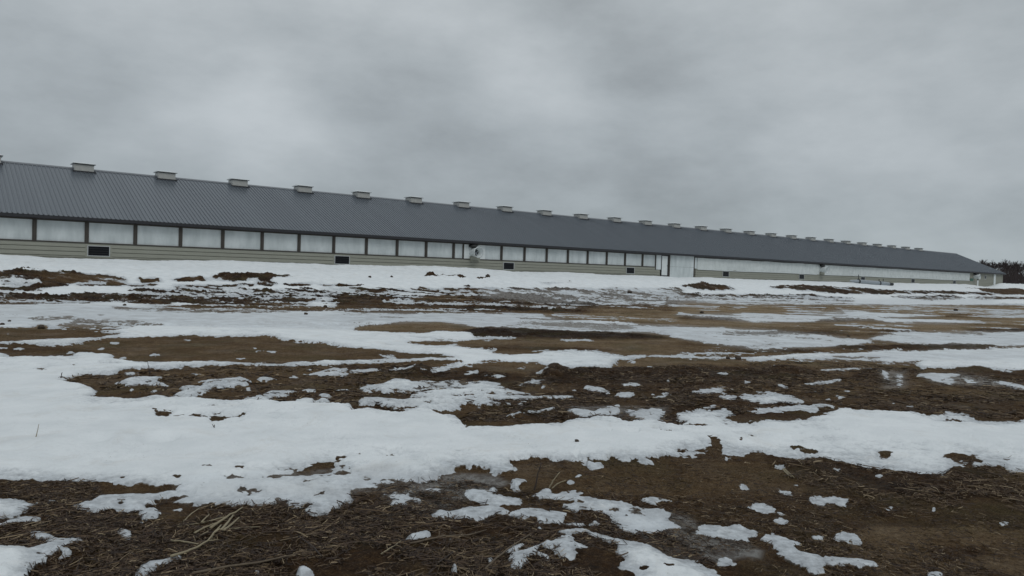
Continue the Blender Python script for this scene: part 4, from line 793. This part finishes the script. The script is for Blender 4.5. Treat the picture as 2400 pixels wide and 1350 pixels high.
def straw(name, label, n, poly, lmin, lmax, wid, lift, colr, aim=None, snowmax=.42):
    lo = np.min(poly, 0); hi = np.max(poly, 0); u = rng.uniform(lo[0], hi[0], n*3); v = rng.uniform(lo[1], hi[1], n*3); k = in_poly(poly, u, v); u, v = u[k][:n], v[k][:n]
    x, y = flat_at(u, v); k = ground_F(x, y) < snowmax; x, y = x[k], y[k]; n = len(x)
    clump = fbm(x, y, [.5, .2], 91); k = rng.uniform(-.5, .5, n) < clump*1.2+.15; x, y = x[k], y[k]; n = len(x)
    ln = rng.uniform(lmin, lmax, n)*rng.uniform(.3, 1, n); an = rng.uniform(0, math.pi, n) if aim is None else rng.normal(aim, .55, n)
    dx, dy = np.cos(an)*ln/2, np.sin(an)*ln/2; w = wid*rng.uniform(.5, 1.3, n); wx, wy_ = -np.sin(an)*w/2, np.cos(an)*w/2
    l0 = rng.uniform(.001, lift, n); l1 = rng.uniform(.001, lift, n); lm = (l0+l1)/2+rng.uniform(-.3, 1, n)*lift*.3; bend = rng.normal(0, .12, n)
    V = np.zeros((n, 6, 3)); tw = rng.uniform(-.8, .8, n)*w
    for q_, (f_, lz) in enumerate(((-1, l0), (0, lm), (1, l1))):
        cx, cy = x+dx*f_+(wx/w*ln*bend if f_ == 0 else 0), y+dy*f_+(wy_/w*ln*bend if f_ == 0 else 0)
        g = ground_z(cx, cy)+lz
        V[:, 2*q_] = np.stack([cx-wx, cy-wy_, g-tw], 1); V[:, 2*q_+1] = np.stack([cx+wx, cy+wy_, g+tw], 1)
    me_ = bpy.data.meshes.new(name); me_.vertices.add(n*6); me_.vertices.foreach_set('co', V.ravel())
    b0 = np.arange(n)[:, None]*6; fc = np.concatenate([b0+np.array([0, 1, 3, 2]), b0+np.array([2, 3, 5, 4])], 1).ravel().astype(np.int32)
    me_.loops.add(len(fc)); me_.loops.foreach_set('vertex_index', fc); me_.polygons.add(2*n); me_.polygons.foreach_set('loop_start', np.arange(2*n, dtype=np.int32)*4); me_.update(calc_edges=True)
    at_ = me_.attributes.new('rnd', 'FLOAT', 'POINT'); at_.data.foreach_set('value', np.repeat(np.clip(rng.uniform(0, 1, n)**colr, 0, 1), 6).astype(np.float32))
    o = bpy.data.objects.new(name, me_); C.objects.link(o); me_.materials.append(sm_); tag(o, label, 'straw' if 'straw' in name else 'grass', kind='stuff')
straw('straw_litter', 'brown rotting straw and stalks covering the bare soil in the near foreground', 70000, [(-200, 1190), (200, 1160), (700, 1180), (1000, 1110), (1250, 1160), (1450, 1200), (1650, 1300), (1750, 1440), (-200, 1440)], .02, .15, .0032, .013, 1.9)
straw('pale_grass', 'pale flattened dead grass below the snow edge at the right', 9000, [(1750, 1050), (2050, 1085), (2300, 1070), (2560, 1070), (2560, 1200), (2150, 1190), (1850, 1130)], .03, .18, .0032, .022, 1.0)
straw('dead_grass', 'thin dead grass lying over the brown soil in the right foreground', 34000, [(1200, 1070), (1700, 1050), (2560, 1180), (2560, 1440), (1700, 1440), (1500, 1240)], .015, .09, .0024, .006, 1.8)
straw('trampled_straw', 'trampled dark straw on the muddy strip across the middle of the field', 34000, [(1080, 985), (1150, 930), (1250, 870), (1500, 860), (2000, 850), (2500, 900), (2500, 990), (2100, 975), (1800, 960), (1560, 1010)], .05, .20, .005, .016, 1.7)
straw('matted_grass', 'matted brown grass between the snow patches at the left', 9000, [(120, 890), (300, 860), (450, 850), (900, 850), (1200, 880), (850, 985), (600, 950), (250, 950)], .05, .2, .007, .014, 1.6)
straw('old_grass', 'old brown grass on the patch at the left edge below the snow', 6000, [(-200, 1130), (220, 1125), (260, 1180), (-200, 1200)], .02, .10, .003, .012, 1.6)

straw('long_straw', 'long dead stems lying crosswise on the rotting straw at the bottom centre', 450, [(-100, 1230), (600, 1200), (1000, 1190), (1500, 1250), (1650, 1440), (-100, 1440)], .2, .6, .0036, .014, 1.9, aim=.35)

# single stalks and twigs, each where it stands or lies
dm = mat('dry_stalk_bark', (.13, .10, .065), .8, noise=(30, .8, (.07, .05, .035)))
pm = mat('pale_stalk', (.30, .255, .165), .75, noise=(25, .8, (.18, .15, .095)))
km = mat('dark_stalk', (.05, .037, .03), .85, noise=(30, .8, (.03, .022, .018)))
def stalk(label, pts, rad, mt=dm, stand=False, group=None, name='dry_stalk', cat='stalk', flat=1.0, branches=()):
    """pts: image survey points; lying: every point on the ground; standing: first on the ground, others at its depth"""
    g = [flat_at(p_q[0], p_q[1]) for p_q in pts]; bx_, by_ = g[0]; bz_ = float(ground_z(np.array([bx_]), np.array([by_]))[0])
    V3 = []
    for i, p_q in enumerate(pts):
        if stand and i > 0:
            rx, ry, rz = ray(p_q[0], p_q[1]); k = by_/ry; V3.append(Vector((rx*k, by_, EYE+rz*k)))
        else:
            x_, y_ = g[i]; V3.append(Vector((x_, y_, float(ground_z(np.array([x_]), np.array([y_]))[0])+rad*(.9+.9*i))))
    if stand: V3[0].z -= .03
    root = V3[0].copy(); fine = []
    for i in range(len(V3)-1):
        for k_ in range(4): fine.append(V3[i].lerp(V3[i+1], k_/4)+Vector((random.gauss(0, rad*.25), 0, random.gauss(0, rad*.15)) if k_ else (0, 0, 0)))
    fine.append(V3[-1]); m = MB(); n_ = len(fine); m.tube([p_q-root for p_q in fine], [rad*(1-.55*i/(n_-1)) for i in range(n_)], 7)
    for (t_, dx_, dz_) in branches:
        p_q = fine[int(t_*(n_-1))]-root; m.tube([p_q, p_q+Vector((dx_*.5, 0, dz_*.4)), p_q+Vector((dx_, 0, dz_))], [rad*.6, rad*.45, rad*.25], 5)
    o = m.build(name, mt, None, smooth=True); o.location = root; tag(o, label, cat, group); return o
stalk('thin pale stalk standing alone in the snow at the far left', [(83, 1036), (86, 1018), (91, 994)], .0045, pm, True)
stalk('short dark twig stuck upright in the snow below the bare strip', [(500, 1014), (503, 1004), (502, 995)], .008, km, True, branches=((.7, -.02, .03),))
stalk('thin dark stalk standing where snow meets the brown strip at the left', [(352, 875), (349, 862), (345, 846)], .006, km, True)
stalk('tiny broken stem by the snow hollow at the left', [(142, 888), (144, 880), (146, 873)], .009, km, True)
stalk('tall thin dark stem standing on the bare soil in front of the big snow sheet', [(1252, 1148), (1259, 1118), (1268, 1083)], .0065, km, True)
stalk('pale stalk rising steeply out of the small snow clump', [(1284, 1144), (1296, 1127), (1312, 1107)], .007, pm, True)
stalk('lower pale stalk leaning right from the small snow clump', [(1286, 1146), (1306, 1134), (1327, 1125)], .006, pm, True)
stalk('long snow-tipped branch lying in the straw at the bottom left', [(400, 1316), (430, 1303), (462, 1291), (487, 1281), (500, 1267), (516, 1260)], .008, pm, name='branch', cat='branch', branches=((.6, .06, .01),))
stalk('long dark branch lying across the straw near the bottom edge', [(450, 1348), (540, 1331), (620, 1325), (697, 1312)], .008, dm, name='branch', cat='branch')
stalk('straight brown stick pointing at the lacy snow patch at the bottom centre', [(1137, 1337), (1190, 1300), (1243, 1262)], .007, dm)
stalk('light straw stem lying on dark litter left of the bottom centre', [(893, 1300), (918, 1288), (940, 1271)], .005, pm)
stalk('long bent stem curving over the litter towards the snow tongue', [(960, 1275), (1040, 1262), (1100, 1258), (1140, 1250)], .006, dm)
stalk('slanting brown stem near the lower edge right of the long branch', [(1005, 1345), (1030, 1320), (1062, 1300)], .006, km)
stalk('long thin stem lying diagonally on the straw in the bottom left quarter', [(700, 1262), (730, 1285), (755, 1312)], .006, km)
reeds = [((430, 1222), (468, 1197), .007, 'thin split reed at the upper left of the reed heap'), ((473, 1229), (533, 1219), .009, 'flat reed piece lying crosswise above the reed heap'), ((493, 1243), (568, 1199), .013, 'widest pale reed piece, topmost in the heap'),
         ((518, 1250), (546, 1218), .014, 'broad split reed piece in the middle of the heap'), ((524, 1252), (560, 1221), .012, 'reed piece with split end beside the broad one'), ((494, 1266), (518, 1239), .012, 'greenish reed stump pointing down out of the heap'),
         ((410, 1237), (467, 1231), .006, 'straight thin reed lying left of the heap'), ((455, 1254), (512, 1232), .010, 'long curved reed under the heap'), ((400, 1270), (465, 1283), .010, 'reed stem lying below and left of the heap'),
         ((460, 1262), (488, 1252), .007, 'short reed fragment below the heap'), ((542, 1243), (610, 1239), .006, 'straight thin reed lying right of the heap'), ((472, 1228), (490, 1213), .009, 'short pale reed fragment above the heap')]
for a_, b_, r_, lb in reeds: stalk(lb, [a_, ((a_[0]+b_[0])/2, (a_[1]+b_[1])/2), b_], r_*.7, pm, group='broken reeds in a heap', name='broken_reed', cat='reed')
for i, (a_, b_, lb) in enumerate([((1838, 1100), (1861, 1124), 'straw wisp sticking out of the small snow lump, right-hand stem'), ((1836, 1101), (1855, 1122), 'straw wisp sticking out of the small snow lump, middle stem'), ((1834, 1102), (1848, 1119), 'straw wisp sticking out of the small snow lump, left-hand stem')]):
    stalk(lb, [a_, b_], .006, pm, name='straw_wisp', cat='straw', group='straw wisps in the snow lump')

# clods of mud one can pick out
cm = mat('mud_clod', (.038, .027, .019), .85, noise=(12, .9, (.075, .055, .038)), bump=(14, 1, .04))
def clod_(px_, py_, wpx, label):
    gx, gy = ground_at(px_, py_); gx, gy = float(gx), float(gy); gzv = float(ground_z(np.array([gx]), np.array([gy]))[0]); rad = wpx/2*gy/FPX
    nl, nn = 9, 14; m = MB(); sd_ = int(px_)
    for i in range(nl+1):
        for j in range(nn):
            a_ = math.pi*i/nl; b_ = 2*math.pi*j/nn; x_, y_, z_ = math.sin(a_)*math.cos(b_), math.sin(a_)*math.sin(b_), math.cos(a_)
            d = 1+.45*float(vnoise(np.array([x_*1.7+9]), np.array([y_*1.7+z_*2.3]), sd_)[0])+.3*float(vnoise(np.array([x_*4+9]), np.array([y_*4+z_*5]), sd_+1)[0]); m.v.append((x_*d*rad, y_*d*rad, z_*d*rad*.72))
    for i in range(nl):
        for j in range(nn): k_ = i*nn+j; k2 = i*nn+(j+1) % nn; m.f.append((k_, k_+nn, k2+nn, k2))
    o = m.build('mud_clod', cm, None, smooth=True); o.location = (gx, gy, gzv+rad*.35); tag(o, label, 'mud clod', 'mud clods on the snow and soil')
for q_ in ((1706, 843, 13, 'upright dark clod on the tan soil below the ice streaks, centre right'), (1730, 845, 20, 'low wide clod right beside the upright dark clod'), (97, 772, 20, 'large low mud clod at the upper edge of the brown strip, far left'),
           (1351, 1053, 12, 'small dark clod alone on the big near snow sheet'), (2240, 729, 12, 'reddish clod alone on the tan soil at the far right'), (22, 757, 8, 'small round clod on the icy track at the left edge'), (5, 764, 12, 'dark clod cut by the left edge of the picture'),
           (867, 652, 9, 'leftmost of three small clods on the snow bank'), (918, 652, 8, 'middle of three small clods on the snow bank'), (1143, 653, 14, 'rightmost and pointed clod of three on the snow bank'), (1645, 735, 12, 'dark clod on slush right of the centre mud band'), (1988, 789, 9, 'lone clod on the tan soil above the long ice sheet'),
           (1476, 690, 14, 'flat clod on the slushy strip in the distance'), (717, 738, 11, 'small clod on the pale icy track left of centre'), (292, 719, 10, 'clod on the ice at the lower edge of the dark mud band, left'), (762, 722, 12, 'dark clod below the mud band left of centre')):
    clod_(q_[0], q_[1], q_[2]*.8, q_[3])
